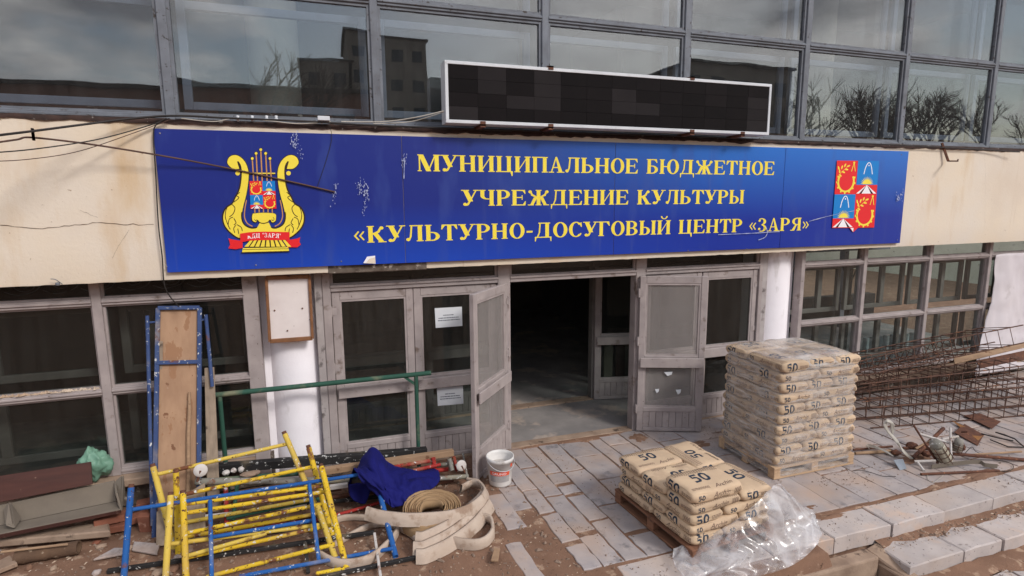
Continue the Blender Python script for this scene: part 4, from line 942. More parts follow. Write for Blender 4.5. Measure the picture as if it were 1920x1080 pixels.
def film(name, c, t0, white=.1, rough=.18, refl=.12, bmp=.6, bsc=5):
    m = bpy.data.materials.new(name); m.use_nodes = True; t = m.node_tree; t.nodes.clear(); o = nn(t, 'ShaderNodeOutputMaterial')
    tr = nn(t, 'ShaderNodeBsdfTransparent'); gl = nn(t, 'ShaderNodeBsdfGlossy'); gl.inputs['Roughness'].default_value = rough; df = nn(t, 'ShaderNodeBsdfDiffuse'); df.inputs[0].default_value = c
    tl_ = nn(t, 'ShaderNodeBsdfTranslucent'); tl_.inputs[0].default_value = c; md = nn(t, 'ShaderNodeMixShader'); md.inputs[0].default_value = .15; t.links.new(df.outputs[0], md.inputs[1]); t.links.new(tl_.outputs[0], md.inputs[2])
    bp = nn(t, 'ShaderNodeBump'); bp.inputs['Strength'].default_value = bmp; bp.inputs['Distance'].default_value = .02; t.links.new(nse(t, coords(t, t0), bsc, 3, .5), bp.inputs['Height']); t.links.new(bp.outputs[0], gl.inputs['Normal'])
    lw = nn(t, 'ShaderNodeLayerWeight'); lw.inputs[0].default_value = .5; t.links.new(bp.outputs[0], lw.inputs['Normal']); pw = nn(t, 'ShaderNodeMath', operation='POWER'); pw.inputs[1].default_value = 3; t.links.new(lw.outputs['Facing'], pw.inputs[0])
    r = ramp(t, pw.outputs[0], 0, 1); r.node.inputs[3].default_value = refl; r.node.inputs[4].default_value = .75
    m1 = nn(t, 'ShaderNodeMixShader'); t.links.new(r, m1.inputs[0]); t.links.new(tr.outputs[0], m1.inputs[1]); t.links.new(gl.outputs[0], m1.inputs[2])
    wn = ramp(t, nse(t, coords(t, t0), 3.5, 6, .65), .42, .75); wn.node.inputs[3].default_value = white*.35; wn.node.inputs[4].default_value = white*2.3
    m2 = nn(t, 'ShaderNodeMixShader'); t.links.new(wn, m2.inputs[0]); t.links.new(m1.outputs[0], m2.inputs[1]); t.links.new(md.outputs[0], m2.inputs[2]); t.links.new(m2.outputs[0], o.inputs[0]); return m
M['film'] = film('stretch film', (.86,.82,.79,1), (1,1,7), .27, .25, .08); M['film2'] = film('crumpled plastic', (.84,.82,.84,1), (.45,.45,.45), .32, .22, .09, .25, 7)
# wrapped film follows the stack: rings from the pallet to the top, closed with a sagging lid
mb = MB(); rows = []; HT = .153+10*(BH-.006)*TZ
def ringpt(a, hx, hy, e=9):
    ca, sa = cos(a), sin(a); return V((hx*math.copysign(abs(ca)**(2/e), ca), hy*math.copysign(abs(sa)**(2/e), sa), 0))
for k in range(44):
    z = .04 + (HT-.03)*k/43; lay = (z-.153)/(BH-.006)/TZ; groove = 1-abs(((lay%1)-.5)*2)**6; f_ = 1-.018*max(0, lay/10)
    hx, hy = (.607+.004*groove)*f_, (.492+.004*groove)*f_
    if k > 40: hx -= .012*(k-40)**1.6; hy -= .012*(k-40)**1.6
    rows.append([V((TS[0], TS[1], z)) + ringpt(2*pi*j/120, hx, hy) + V((1,1,0))*.003*noise.noise(V((j*.35, z*22, 2))) for j in range(121)])
for s_ in (.85, .6, .3, .02): rows.append([V((TS[0]+(p.x-TS[0])*s_, TS[1]+(p.y-TS[1])*s_, HT+.028+.01*noise.noise(V((p.x*s_*5, p.y*s_*5, s_*3))))) for p in rows[43]])
mb.grid(rows); tag(mb.build('stretch_film', M['film'], org=(TS[0], TS[1], 0)), 'clear stretch film wrapped round the tall stack of cement bags', 'film')
def lattice(ctrl, nu=8, nv=8):               # smooth sheet through control rows
    rows = [spline(r, nu) for r in ctrl]; cols = [spline([r[i] for r in rows], nv) for i in range(len(rows[0]))]
    return [[cols[j][i] for j in range(len(cols))] for i in range(len(cols[0]))]
def sheet(ctrl, m, name, amp=.02, fr=6, seed=0, nu=8, nv=8, solid=0, par=None, fold=None, org=None, fu=.55, fv=.08):
    g_ = lattice(ctrl, nu, nv); n, k = len(g_), len(g_[0]); out = []
    for i in range(n):
        r = []
        for j in range(k):
            a = g_[min(i+1, n-1)][j]-g_[max(i-1, 0)][j]; b = g_[i][min(j+1, k-1)]-g_[i][max(j-1, 0)]; nr = a.cross(b)
            nr = nr.normalized() if nr.length > 1e-9 else V((0,0,1))
            p = g_[i][j]; w_ = (1-abs(noise.noise(V((p.x*fr+seed, p.y*fr, p.z*fr))))*2)*amp*.6 + noise.noise(V((p.x*fr*2.3, p.y*fr*2.3+seed, p.z*fr*2.3)))*amp*.5
            if fold:
                e_ = V((j*fu*8/nu + .8*noise.noise(V((i*.1, j*.05, seed))), i*fv*8/nv, seed)); t_ = .25+.75*min(1, i/(n*.45))
                w_ = w_*.3 + fold*t_*((1-2*abs(noise.noise(e_)))*.7 + .35*noise.noise(e_*2.7))
            r.append(p + nr*w_)
        out.append(r)
    mb = MB(); mb.grid(out); return mb.build(name, m, par, solid=solid, org=org)
g_ = lambda *p: G(*p)
ct = [[g_(1262,1030,.10), g_(1310,1012,.16), g_(1365,985,.30), g_(1415,945,.48), g_(1452,908,.57), g_(1466,908,.56)],
      [g_(1262,1048,.05), g_(1325,1030,.14), g_(1385,1005,.24), g_(1435,968,.38), g_(1474,932,.42), g_(1488,936,.36)],
      [g_(1268,1068,.03), g_(1340,1058,.10), g_(1400,1032,.16), g_(1455,1000,.2), g_(1492,970,.2), g_(1510,955,.15)],
      [g_(1282,1088,.02), g_(1350,1082,.05), g_(1412,1062,.08), g_(1470,1040,.08), g_(1512,1005,.07), g_(1530,980,.04)],
      [g_(1300,1100,.0), g_(1365,1098,.02), g_(1425,1080,.02), g_(1485,1060,.015), g_(1524,1030,.02), g_(1538,1000,.015)]]
tag(sheet(ct, M['film2'], 'plastic_sheet', .012, 5, 2.2, 16, 16, fold=.085, fu=.3, fv=.025, org=(3.9,-2.8,0)), 'crumpled clear plastic sheet slumped off the low stack onto the kerb', 'plastic sheet')

# bucket
c = G(938, 905); M['bucket'] = mat('white plastic bucket', lin(222,218,214), lin(206,202,198), 5, .5, spots=[(lin(150,140,132), 5, .6, .1)]); M['label'] = mat('orange label', lin(226,92,62), lin(214,84,58), 6, .6); M['putty'] = mat('dried putty', lin(198,192,186), lin(170,162,156), 9, .9, bump=.4); M['bklabel'] = mat('grey printed label', lin(176,170,166), lin(140,138,140), 14, .7)
b_ = empty('bucket', c, 'white plastic bucket with orange label beside the open door', 'bucket')
mb = MB(); mb.lathe([(.0,.005),(.125,.005),(.128,.02),(.15,.29),(.158,.29),(.16,.335),(.15,.335),(.146,.3),(.125,.06),(.0,.055)], c, 32); mb.build('pail', M['bucket'], b_)
for (z0, z1, a0, a1, mm, nm) in ((.15, .2, 200, 300, 'label', 'label_band'), (.07, .148, 200, 300, 'bklabel', 'label_text'), (.235, .275, 305, 320, 'label', 'label_mark')):
    mb = MB(); rows = []
    for z in (z0, (z0+z1)/2, z1): r = .128+(z-.02)*.0815+.0015; rows.append([c+V((r*cos(rad(a)), r*sin(rad(a)), z)) for a in [a0+(a1-a0)*k/12 for k in range(13)]])
    mb.grid(rows); mb.build(nm, M[mm], b_)
tv, tf = font_mesh('GRUND'); w_ = max(v.x for v in tv); pts = []
for v in tv: a = rad(212+v.x/w_*70); z = .16+v.y/.72*.028; r = .128+(z-.02)*.0815+.003; pts.append(c+V((r*cos(a), r*sin(a), z)))
mb = MB(); mb.add(pts, tf); mb.build('label_lettering', M['print_white'], b_)
mb = MB(); mb.lathe([(.0,.225),(.08,.228),(.138,.222)], c, 24); mb.build('contents', M['putty'], b_)
mb = MB(); mb.tube([c+V((.162*cos(rad(a)), .162*sin(rad(a)), .3-.09*sin(rad(a-190)))) for a in range(190, 371, 12)], .003, 5); mb.build('handle', M['alu'], b_)

# ================================================================ things by the windows and doors
WHITE_SP = (lin(204,202,198), 22, .61, .04)
def paint(name, c, c2, rust=.6, white=True):
    return mat(name, c, c2, 2.5, .72, spec=.2, bump=.25, bsc=50, spots=[(lin(170,150,120), 2.5, .56, .3), (lin(112,70,48), 4, rust+.03, .06), (lin(84,52,40), 26, rust+.06, .03)] + ([WHITE_SP] if white else []))
M['yellow'] = paint('chipped yellow paint', lin(218,184,46), lin(198,160,46), .54); M['yellow2'] = paint('pale yellow paint', lin(214,186,86), lin(196,164,72), .57)
M['blue'] = paint('chipped blue paint', lin(30,80,146), lin(44,96,160), .58); M['navy'] = paint('old blue paint', lin(50,68,112), lin(70,86,122), .6)
M['green'] = paint('green rail paint', lin(40,74,62), lin(52,88,74), .66, False); M['red'] = paint('red pipe paint', lin(164,52,46), lin(140,44,42), .55)
M['black'] = paint('black tar paint', lin(38,36,36), lin(52,50,50), .66); M['pipegrey'] = paint('paint spattered grey pipe', lin(150,142,134), lin(110,112,104), .56)
M['whitepaint'] = paint('white pipe paint', lin(206,200,196), lin(186,178,172), .6, False)
M['ply'] = mat('plywood', lin(172,138,110), lin(152,119,94), 2.5, .85, bump=.12, stretch=(4,4,1), spots=[(lin(150,112,84), 2.2, .58, .02, (3,3,1)), (lin(120,84,62), 7, .66, .02), (lin(214,196,180), 16, .7, .03)])
M['wood'] = mat('raw wood', lin(166,136,108), lin(142,114,90), 4, .85, bump=.25, stretch=(1,6,6), spots=[(lin(110,78,56), 7, .62, .06)])
M['greywood'] = mat('grey weathered wood', lin(158,140,122), lin(132,116,100), 4, .9, bump=.3, stretch=(6,6,1), spots=[(lin(92,78,68), 7, .62, .08)])
M['brownboard'] = mat('brown laminated board', lin(82,50,43), lin(68,42,37), 3, .6, stretch=(1,6,6), spots=[(lin(140,110,98), 10, .66, .08)])
M['greyboard'] = mat('dusty grey board', lin(130,119,106), lin(110,100,90), 2.5, .9, bump=.1)
def bar_thing(name, a, b, r, m, label, cat, hollow=True, grp=None, n=10):
    a, b = V(a), V(b); mb = MB(); k = 6; pts = [a.lerp(b, i/k) for i in range(k+1)]
    mb.tube(pts, r, n, hollow=hollow); return tag(mb.build(name, m, org=a), label, cat, grp)
# green handrail in front of the doors
t_ = empty('handrail', P(425, 880, -.3)*1, 'green painted tube handrail standing before the left doors', 'handrail'); t_.location.z = 0
q = [P(400,740,-.25), P(808,700,-.25)]; z_ = (q[0].z+q[1].z)/2; q[0].z = q[1].z = z_
mb = MB(); mb.tube([q[0].lerp(q[1], k/8) for k in range(9)], .028, 12); mb.build('top_rail', M['green'], t_)
for px in (412, 780):
    p = P(px, 745 if px < 500 else 706, -.25); mb = MB(); mb.tube([(p.x, -.25, 0), (p.x, -.25, .6), (p.x, -.25, z_-.02)], .024, 10); mb.build('post', M['green'], t_)
p = P(780, 706, -.25); mb = MB(); mb.bar((p.x-.012, -.25, z_-.12), (p.x-.13, -.25, z_-.02), .012, .03); mb.build('brace', M['green'], t_)
# wooden picture frame on the left column
c4 = [P(499,521,-.17), P(580,518,-.17), P(586,634,-.17), P(506,640,-.17)]
t_ = empty('notice_frame', (c4[3]+c4[2])/2, 'empty wooden notice frame fixed on the white left column', 'frame')
M['framewood'] = mat('varnished frame wood', lin(140,96,64), lin(112,76,52), 5, .6, stretch=(3,3,3), spots=[(lin(84,56,40), 12, .62, .05)]); M['frameback'] = mat('frame backing', lin(226,216,212), lin(212,200,196), 4, .85, spots=[(lin(130,108,96), 18, .68, .03), (lin(172,160,152), 3, .6, .1)])
mb = MB(); mb.prism([p+V((0, .012, 0)) for p in c4], (0, .05, 0)); mb.build('backing', M['frameback'], t_)
for i in range(4):
    a, b = c4[i], c4[(i+1)%4]; mb = MB(); d = (b-a).normalized(); mb.bar(a-d*.005*(i%2), b+d*.005*(i%2), .026, .03 if i%2 else .045, up=(0,0,1) if i%2 == 0 else (1,0,0)); mb.build('frame_bar', M['framewood'], t_, bevel=.004)
for px, py in ((515,582),(567,578),(539,620)):
    c = P(px, py, -.163); mb = MB(); mb.lathe([(0,0),(.009,0),(.009,.004),(0,.005)], (0,0,0), 8, ax=Matrix(((1,0,0),(0,0,-1),(0,1,0)))); mb.v = [v+V((c.x, -.163, c.z)) for v in mb.v]; mb.build('nail', M['rust'], t_)
# scaffold deck leaning on the window
A, Bq, C_, D_ = P(297,578,-.14), P(375,577,-.14), P(373,1004,-.74), P(290,1010,-.74)
t_ = empty('scaffold_deck', (C_+D_)/2, 'plywood scaffold deck with blue steel frame leaning against the left window', 'scaffold deck')
nrm = (Bq-A).cross(D_-A).normalized(); nrm = nrm if nrm.y < 0 else -nrm
mb = MB(); mb.prism([A, Bq, C_, D_], -nrm*.014); mb.build('plywood', M['ply'], t_)
for a, b in ((A, D_), (Bq, C_)): mb = MB(); mb.bar(a+nrm*.012, b+nrm*.012, .04, .04, up=nrm); mb.build('side_rail', M['navy'], t_, bevel=.004)
for s_ in (.0, .245): mb = MB(); mb.bar(A.lerp(D_, s_)+nrm*.014, Bq.lerp(C_, s_)+nrm*.014, .04, .045, up=nrm); mb.build('cross_bar', M['navy'], t_, bevel=.003)
for (pa, pb) in (((276,592,-.2), (286,985,-.72)), ((386,590,-.2), (398,725,-.38))):
    mb = MB(); mb.tube([P(*pa), P(*pa).lerp(P(*pb), .5), P(*pb)], .018, 8); mb.build('guard_rail', M['navy'], t_)
for (pa, pb) in (((278,605,-.2), (298,603,-.18)), ((375,600,-.18), (388,599,-.2))): mb = MB(); mb.tube([P(*pa), P(*pb)], .012, 6); mb.build('link', M['navy'], t_)
def plank(pts, th, m, label, name='plank', cat='plank', grp=None, bevel=.004):
    q = [V(p) for p in pts]; n_ = (q[1]-q[0]).cross(q[3]-q[0]).normalized(); mb = MB(); mb.prism(q, n_*th); return tag(mb.build(name, m, bevel=bevel, org=(q[2]+q[3])/2), label, cat, grp)
plank([P(383,690,-.3), P(401,688,-.3), P(413,960,-.66), P(389,960,-.66)], .025, M['greywood'], 'grey board leaning beside the plywood scaffold deck')
plank([P(296,640,-.26), P(305,640,-.26), P(304,985,-.55), P(292,985,-.55)], .02, M['greywood'], 'narrow grey slat standing behind the left edge of the scaffold deck')
plank([P(293,960,-.78), P(383,905,-.78), P(384,1010,-1.0), P(292,1025,-1.0)], .02, M['greywood'], 'wide dark board propped at the foot of the scaffold deck')
a, b = P(355,735,-.4), P(352,975,-.72); mb = MB(); mb.tube([a.lerp(b, k/6)+V((.004*sin(k*2), 0, 0)) for k in range(7)], [.012,.019,.02,.02,.02,.021,.02], 9); tag(mb.build('wooden_pole', M['wood'], org=b), 'round wooden pole leaning on the plywood scaffold deck', 'pole')

# ================================================================ scaffold frames on the heap
Q = lambda t: P(t[0], t[1], t[2])
g3 = lambda x, y, z=.015: (x, y, G(x, y, z).y)
def scaffold(m, posts, rungs, label, r=.027, grp='yellow scaffold frames on the heap'):
    bp = [Q(p[-1]) for p in posts]; o = sum(bp, V((0,0,0)))/len(bp); t_ = empty('scaffold_section', o, label, 'scaffold', grp)
    for p in posts:
        a, b = Q(p[0]), Q(p[-1]); mb = MB(); mb.tube([a.lerp(b, k/6) for k in range(7)], r, 12, hollow=True); mb.build('post', m, t_)
        mb = MB(); d = (b-a).normalized(); mb.tube([a-d*.03, a+d*.05], r*.86, 10, hollow=True); mb.build('spigot', M['rust'], t_)
    for (a, b) in rungs: mb = MB(); mb.tube([Q(a).lerp(Q(b), k/6) for k in range(7)], r*.7, 10); mb.build('rung', m, t_)
scaffold(M['yellow2'], [((287,875,-.75),(330,1041,-1.02)), ((534,814,-.65),(615,1003,-1.17))], [((297,889,-.78),(540,832,-.68)), ((318,985,-.93),(590,935,-.98))], 'pale yellow scaffold frame standing tallest at the back of the heap')
scaffold(M['yellow'], [((330,886,-.92),(335,1055,-1.13)), ((579,840,-.82),(623,1004,-1.28))], [((332,930,-.97),(587,875,-.9)), ((333,1010,-1.05),(612,960,-1.14))], 'bright yellow scaffold frame in the middle of the yellow frames')
scaffold(M['yellow'], [((343,926,-1.13),g3(349,1088)), ((603,876,-1.08),g3(650,1066))], [((347,945,-1.17),(607,911,-1.15)), ((348,962,-1.2),(609,922,-1.2)), ((349,1000,-1.28),(604,945,-1.25)), ((352,1045,-1.38),(624,984,-1.42)), (g3(387,1082,.04),g3(628,1020,.12)), (g3(592,1076,.03),g3(646,1066,.03))], 'front yellow scaffold frame with many rungs on the heap')
scaffold(M['yellow2'], [((320,929,-1.16),g3(310,1090)), ((596,950,-1.26),g3(634,1062))], [((320,1020,-1.34),(600,984,-1.4)), ((353,1042,-1.4),(500,1000,-1.4))], 'yellow scaffold frame lying flattest behind the blue frame')
scaffold(M['blue'], [((246,914,-1.12),g3(232,1085)), ((708,909,-1.1),g3(742,1044))], [((244,956,-1.18),(700,886,-1.12)), ((394,938,-1.2),g3(397,1088,.04)), ((580,908,-1.16),g3(598,1052,.06)), (g3(449,1081,.06),g3(738,1028,.06)), ((400,1007,-1.38),(584,976,-1.4))], 'blue scaffold frame lying in front over the yellow frames', .026, 'blue scaffold frame on the heap')
def pbar(a, b, r, m, label, name='steel_pipe', cat='pipe', grp=None, sq=False):
    a, b = Q(a), Q(b); mb = MB()
    if sq: mb.bar(a, b, r*2, r*2); o = mb.build(name, m, bevel=.004, org=a)
    else: mb.tube([a.lerp(b, k/5) for k in range(6)], r, 10, hollow=True); o = mb.build(name, m, org=a)
    return tag(o, label, cat, grp)
pbar(g3(201,1071,.03), g3(702,998,.05), .018, M['black'], 'long black bar lying low through the yellow frames', 'steel_bar', 'bar', None, True)
pbar(g3(600,1083,.03), g3(780,1045,.03), .017, M['black'], 'black bar with white paint at the front edge of the heap', 'steel_bar', 'bar', None, True)
pbar(g3(702,1000,.09), g3(714,1085,.04), .012, M['whitepaint'], 'thin white bar standing in the right end of the heap', 'steel_bar', 'bar', None, True)
pbar(g3(572,1018,.1), g3(578,1074,.02), .016, M['black'], 'short dark bar upright between the yellow rungs', 'steel_bar', 'bar', None, True)
pbar((407,878,-.36), (800,846,-.36), .045, M['black'], 'thick dark paint spattered beam lying along the doors', 'beam', 'beam', None, True)
pbar((560,890,-.6), (850,848,-.56), .035, M['wood'], 'pale wooden beam resting on the pipe heap', 'beam', 'beam', None, True)
pbar((366,903,-.74), (704,900,-.74), .034, M['pipegrey'], 'white and green spattered pipe across the back of the heap')
pbar((618,914,-.85), (652,909,-.85), .022, M['whitepaint'], 'short white channel poking from under the blue cloth', 'steel_bar', 'bar', None, True)
RP = 'pipes heaped by the doors'
for k, (a, b, r, mm, lab) in enumerate([
    ((690,884,-.65), (806,864,-.62), .022, 'red', 'red pipe just above the blue cloth'), ((740,890,-.72), (826,871,-.68), .02, 'red', 'lower red pipe ending near the base plate'),
    ((631,966,-1.0), (716,941,-.95), .017, 'red', 'dark red pipe under the blue frame rail'), ((425,972,-.95), (600,935,-.9), .02, 'green', 'green spattered pipe low behind the yellow rungs'),
    ((400,990,-.95), (690,955,-.92), .02, 'rust', 'rusty pipe lowest behind the yellow rungs'), ((450,960,-.82), (720,930,-.8), .022, 'black', 'black pipe under the blue cloth'),
    ((520,945,-.75), (760,915,-.75), .022, 'rust', 'rusty pipe second under the blue cloth'), ((780,900,-.8), (878,893,-.8), .026, 'pipegrey', 'pale spattered pipe end beside the hose'),
    ((700,925,-.7), (850,900,-.7), .024, 'rust', 'brown pipe behind the blue cloth'), ((640,905,-.5), (860,866,-.5), .024, 'pipegrey', 'grey pipe right behind the base plate'),
    ((560,905,-.62), (840,880,-.6), .024, 'red', 'long red pipe below the wooden beam'),
    ((415,942,-.75), (640,916,-.7), .022, 'rust', 'rusty pipe seen through the upper yellow rungs'), ((385,968,-.92), (575,948,-.88), .018, 'whitepaint', 'pale pipe seen through the middle yellow rungs'),
    ((470,988,-1.02), (690,966,-1.0), .02, 'red', 'dark red pipe seen through the lower yellow rungs'), ((420,1004,-1.08), (610,990,-1.08), .02, 'black', 'black pipe lying flat on the soil under the rungs'),
    ((410,900,-.58), (600,884,-.56), .026, 'green', 'green pipe lying behind the white and green spattered pipe'), ((500,925,-.66), (690,903,-.64), .024, 'wood', 'round wooden pole lying among the pipes')]): pbar(a, b, r, M[mm], lab, grp=RP)
for (a, b, r, mm, lab) in [((812,858,-.62), (816,884,-.66), .026, 'red', 'short red pipe stub with its end upward'), ((842,860,-.66), (848,882,-.72), .026, 'pipegrey', 'short grey pipe stub with an open end'), ((850,856,-.6), (858,884,-.66), .022, 'red', 'red pipe stub next to the door edge'), ((868,850,-.5), (878,905,-.9), .012, 'pipegrey', 'thin grey rod leaning by the open door'), ((423,905,-.72), (425,985,-.95), .022, 'red', 'red pipe leg under the spattered pipe'), ((445,905,-.75), (437,975,-.95), .02, 'green', 'green pipe leg under the spattered pipe')]: pbar(a, b, r, M[mm], lab, grp='short pipe stubs in the heap')
# two jack bases with round plates
for (px, py, y, ex, ey, lab, mm) in ((865, 873, -.75, 874, 890, 'round white jack base plate beside the open door', 'whitepaint'), (376, 882, -.85, 370, 903, 'round pale jack base plate left on the heap', 'whitepaint')):
    c = P(px, py, y); t_ = empty('jack_base', c, lab, 'jack base', 'jack bases on the heap'); ax = (P(ex, ey, y+.02)-c).normalized(); mq = ax.to_track_quat('Z', 'Y').to_matrix()
    f_ = V((.15,-1,.25)).normalized().to_track_quat('Z', 'Y').to_matrix(); mb = MB(); mb.lathe([(0,-.004),(.06,-.004),(.062,0),(.06,.004),(.02,.006),(.0,.006)], c, 24, ax=f_); mb.build('plate', M[mm], t_)
    mb = MB(); mb.tube([c, P(ex, ey, y-.01)], .012, 8); mb.build('screw', M['rust'], t_)
# lumps of concrete and pale rag on the heap
def blob(name, c, s, m, label, cat, seed=0, sub=3, amp=.25, fr=2.2, grp=None, par=None, tag_=True, flatb=False):
    bm = bmesh.new(); bmesh.ops.create_icosphere(bm, subdivisions=sub, radius=1)
    for v in bm.verts:
        k = 1+amp*noise.noise(v.co*fr+V((seed, seed*2, 0)))+amp*.5*noise.noise(v.co*fr*2.6+V((seed, 0, seed)))
        v.co = V((v.co.x*s[0], v.co.y*s[1], v.co.z*s[2]))*k
    me = bpy.data.meshes.new(name); bm.to_mesh(me); bm.free(); me.materials.append(m)
    for p in me.polygons: p.use_smooth = sub > 2
    o = bpy.data.objects.new(name, me); col.objects.link(o); o.location = c
    if par: o.parent = par
    return tag(o, label, cat, grp) if tag_ else o
for (px, py, y, s, lab) in ((424,886,-.55,(.035,.03,.03),'white plaster lump left of three on the beam'), (438,882,-.55,(.028,.03,.028),'white plaster lump in the middle on the beam'), (452,880,-.55,(.03,.03,.03),'white plaster lump right of three on the beam')): blob('plaster_lump', P(px, py, y), s, M['whitepaint'], lab, 'lump', px, 2)
blob('concrete_lump', P(470,888,-.62), (.1,.05,.025), M['concrete'], 'flat broken concrete piece on the heap near the lumps', 'rubble', 4, 2)

# blue cloth draped over the heap
M['cloth'] = mat('blue cloth', lin(22,24,98), lin(18,20,84), 3, .85, bump=.15, bsc=120, spec=.2)
ct = [[P(652,940,-.62), P(668,915,-.62), P(694,850,-.66), P(722,878,-.6), P(760,890,-.62), P(815,880,-.66)],
      [P(656,915,-.78), P(668,888,-.78), P(697,842,-.74), P(728,872,-.78), P(768,884,-.8), P(822,888,-.8)],
      [P(660,890,-.98), P(684,884,-1.0), P(704,868,-1.0), P(735,892,-1.0), P(772,897,-.98), P(820,908,-.95)],
      [P(664,886,-1.16), P(696,894,-1.2), P(712,902,-1.18), P(740,915,-1.16), P(775,910,-1.14), P(800,922,-1.1)],
      [P(680,896,-1.2), P(714,918,-1.24), P(727,930,-1.24), P(752,928,-1.24), P(776,930,-1.22), P(792,925,-1.16)],
      [P(700,912,-1.2), P(722,938,-1.26), P(735,950,-1.28), P(757,948,-1.3), P(772,954,-1.3), P(784,936,-1.2)]]
tag(sheet(ct, M['cloth'], 'blue_cloth', .02, 4, 3.1, 12, 12, fold=.06, fu=.2, fv=.07, solid=.006, org=P(735,945,-1.1)), 'dark blue cloth thrown over the scaffold heap', 'cloth')
tag(sheet([[P(654,908,-1.0), P(672,905,-1.02), P(700,905,-1.04)], [P(656,928,-1.0), P(674,930,-1.0), P(692,928,-1.02)], [P(670,942,-.98), P(676,944,-.98), P(686,943,-1.0)]], M['cloth'], 'cloth_tail', .02, 8, 1, 6, 6, solid=.006, org=P(675,940,-1.0)), 'tail of blue cloth hanging below the blue scaffold rail', 'cloth')

# fire hoses: canvas bands on edge
M['hose'] = mat('canvas hose', lin(192,174,158), lin(174,154,138), 4, .9, bump=.3, bsc=90, spots=[(lin(150,126,108), 5, .54, .1), (lin(110,86,70), 20, .7, .04)]); M['hose2'] = mat('tan canvas hose', lin(164,134,100), lin(144,116,86), 4, .9, bump=.2, bsc=120, spots=[(lin(130,98,70), 6, .6, .1)])
def band_pts(mb, pts, h, th, n=8, lean=0.0):
    q = spline(pts, n); l = len(q); rows = []
    for i, p in enumerate(q):
        d = q[min(i+1, l-1)]-q[max(i-1, 0)]; d.z = 0; d.normalize(); s_ = V((-d.y, d.x, 0)); up = (V((0,0,1))+s_*lean).normalized()
        w_ = noise.noise(p*7)*.006
        rows.append([p-s_*(th/2)+s_*w_, p-s_*th*.75+up*h*.5+s_*w_, p-s_*(th/2)+up*h+s_*w_, p+s_*(th/2)+up*h+s_*w_, p+s_*th*.75+up*h*.5+s_*w_, p+s_*(th/2)+s_*w_, p-s_*(th/2)+s_*w_])
    mb.grid(rows)
# coil
cc = G(812, 985); t_ = empty('hose_coil', cc, 'rolled tan canvas fire hose coil beside the heap', 'hose')
mb = MB(); pts = []
for k in range(0, 9*24): a = 2*pi*k/24; r = .11+.021*k/24; pts.append(cc+V((r*cos(a), r*sin(a)*.92, .11+.05*r*sin(a)*4+.01*sin(a*3+k*.1)+.004*(k/24%2))))
band_pts(mb, pts, .085, .012, 1); mb.build('rolled_band', M['hose2'], t_)
mb = MB(); band_pts(mb, [cc+V((.3*cos(a), .27*sin(a), .01+.02*sin(a*2))) for a in [2*pi*k/20 for k in range(20)]], .1, .014, 2); mb.build('outer_turn', M['hose2'], t_)
GH = lambda x, y, z: G(x, y, z)
for (lab, seq, h, le) in [
    ('pale canvas hose strand curving over the top of the coil', [GH(684,974,.15), GH(720,983,.15), GH(780,987,.15), GH(850,980,.13), GH(893,962,.11), GH(915,938,.1), GH(906,920,.09), GH(885,914,.08), GH(862,925,.07)], .12, .35),
    ('pale hose strand sweeping from front to the door, uppermost of three', [GH(778,1026,.07), GH(800,1024,.07), GH(848,1000,.07), GH(888,968,.07), GH(914,940,.07), GH(908,915,.05), GH(882,908,.03)], .13, .6),
    ('pale hose strand sweeping from front to the door, middle of three', [GH(774,1043,.035), GH(800,1040,.035), GH(850,1014,.035), GH(893,980,.04), GH(920,948,.04)], .12, .55),
    ('pale hose strand sweeping from front to the door, lowest of three', [GH(780,1057,.0), GH(805,1054,.0), GH(852,1030,.0), GH(897,994,.01), GH(926,956,.02)], .12, .5),
    ('pale hose loop lying right of the coil on the soil', [GH(840,1022,.0), GH(870,1030,.0), GH(905,1028,.0), GH(925,1008,.0), GH(922,985,.0), GH(905,978,.0)], .1, .1),
    ('pale hose band snaking under the blue scaffold frame', [GH(600,1050,.0), GH(640,1066,.0), GH(690,1058,.0), GH(725,1032,.0), GH(745,1005,.0), GH(742,985,.0), GH(735,975,.0)], .09, .0),
    ('pale hose band running left behind the blue post', [GH(620,985,.0), GH(650,975,.0), GH(700,978,.0), GH(760,1000,.0), GH(790,1018,.0), GH(830,1012,.0)], .06, .0),
    ('pale hose band crossing the soil behind the white bar', [GH(605,1035,.0), GH(640,1018,.0), GH(690,992,.0), GH(740,985,.0)], .055, .0)]:
    mb = MB(); band_pts(mb, seq, h, .024, 8, le); tag(mb.build('fire_hose', M['hose'], org=seq[0]), lab, 'hose', 'canvas fire hoses on the soil')
c = G(928, 1052); plank([c+V((-.05,-.04,.03)), c+V((.01,-.07,.03)), c+V((.07,.07,.05)), c+V((.02,.09,.05))], .02, M['wood'], 'splintered wood offcut on the slab before the door', 'wood_offcut', 'offcut')

# ================================================================ left corner
plank([P(-30,897,-.33), P(170,866,-.33), P(173,908,-.4), P(-30,948,-.4)], .02, M['brownboard'], 'dark brown board leaning below the left window', 'board', 'board')
t_ = empty('wooden_trough', P(120, 975, -.5), 'grey wooden trough box lying on bricks by the left window', 'trough')
tq = [P(-20,952,-.36), P(214,902,-.36), P(218,940,-.4), P(-20,990,-.4)]; mb = MB(); mb.prism(tq, (0,.02,0)); mb.build('back_board', M['greyboard'], t_, bevel=.003)
mb = MB(); mb.prism([P(-20,990,-.41), P(218,940,-.41), P(226,955,-.66), P(-20,1005,-.66)], (0,0,-.02)); mb.build('bottom_board', M['greyboard'], t_, bevel=.003)
mb = MB(); mb.prism([P(-20,1007,-.67), P(226,957,-.67), P(226,962,-.665), P(-20,1014,-.665)], (0,.012,0)); mb.build('edge_strip', M['brownboard'], t_)
mb = MB(); mb.prism([P(214,905,-.37), P(227,893,-.37), P(231,925,-.42), P(225,958,-.66), P(216,925,-.62)], (.02,0,0)); mb.build('end_board', M['greyboard'], t_, bevel=.003)
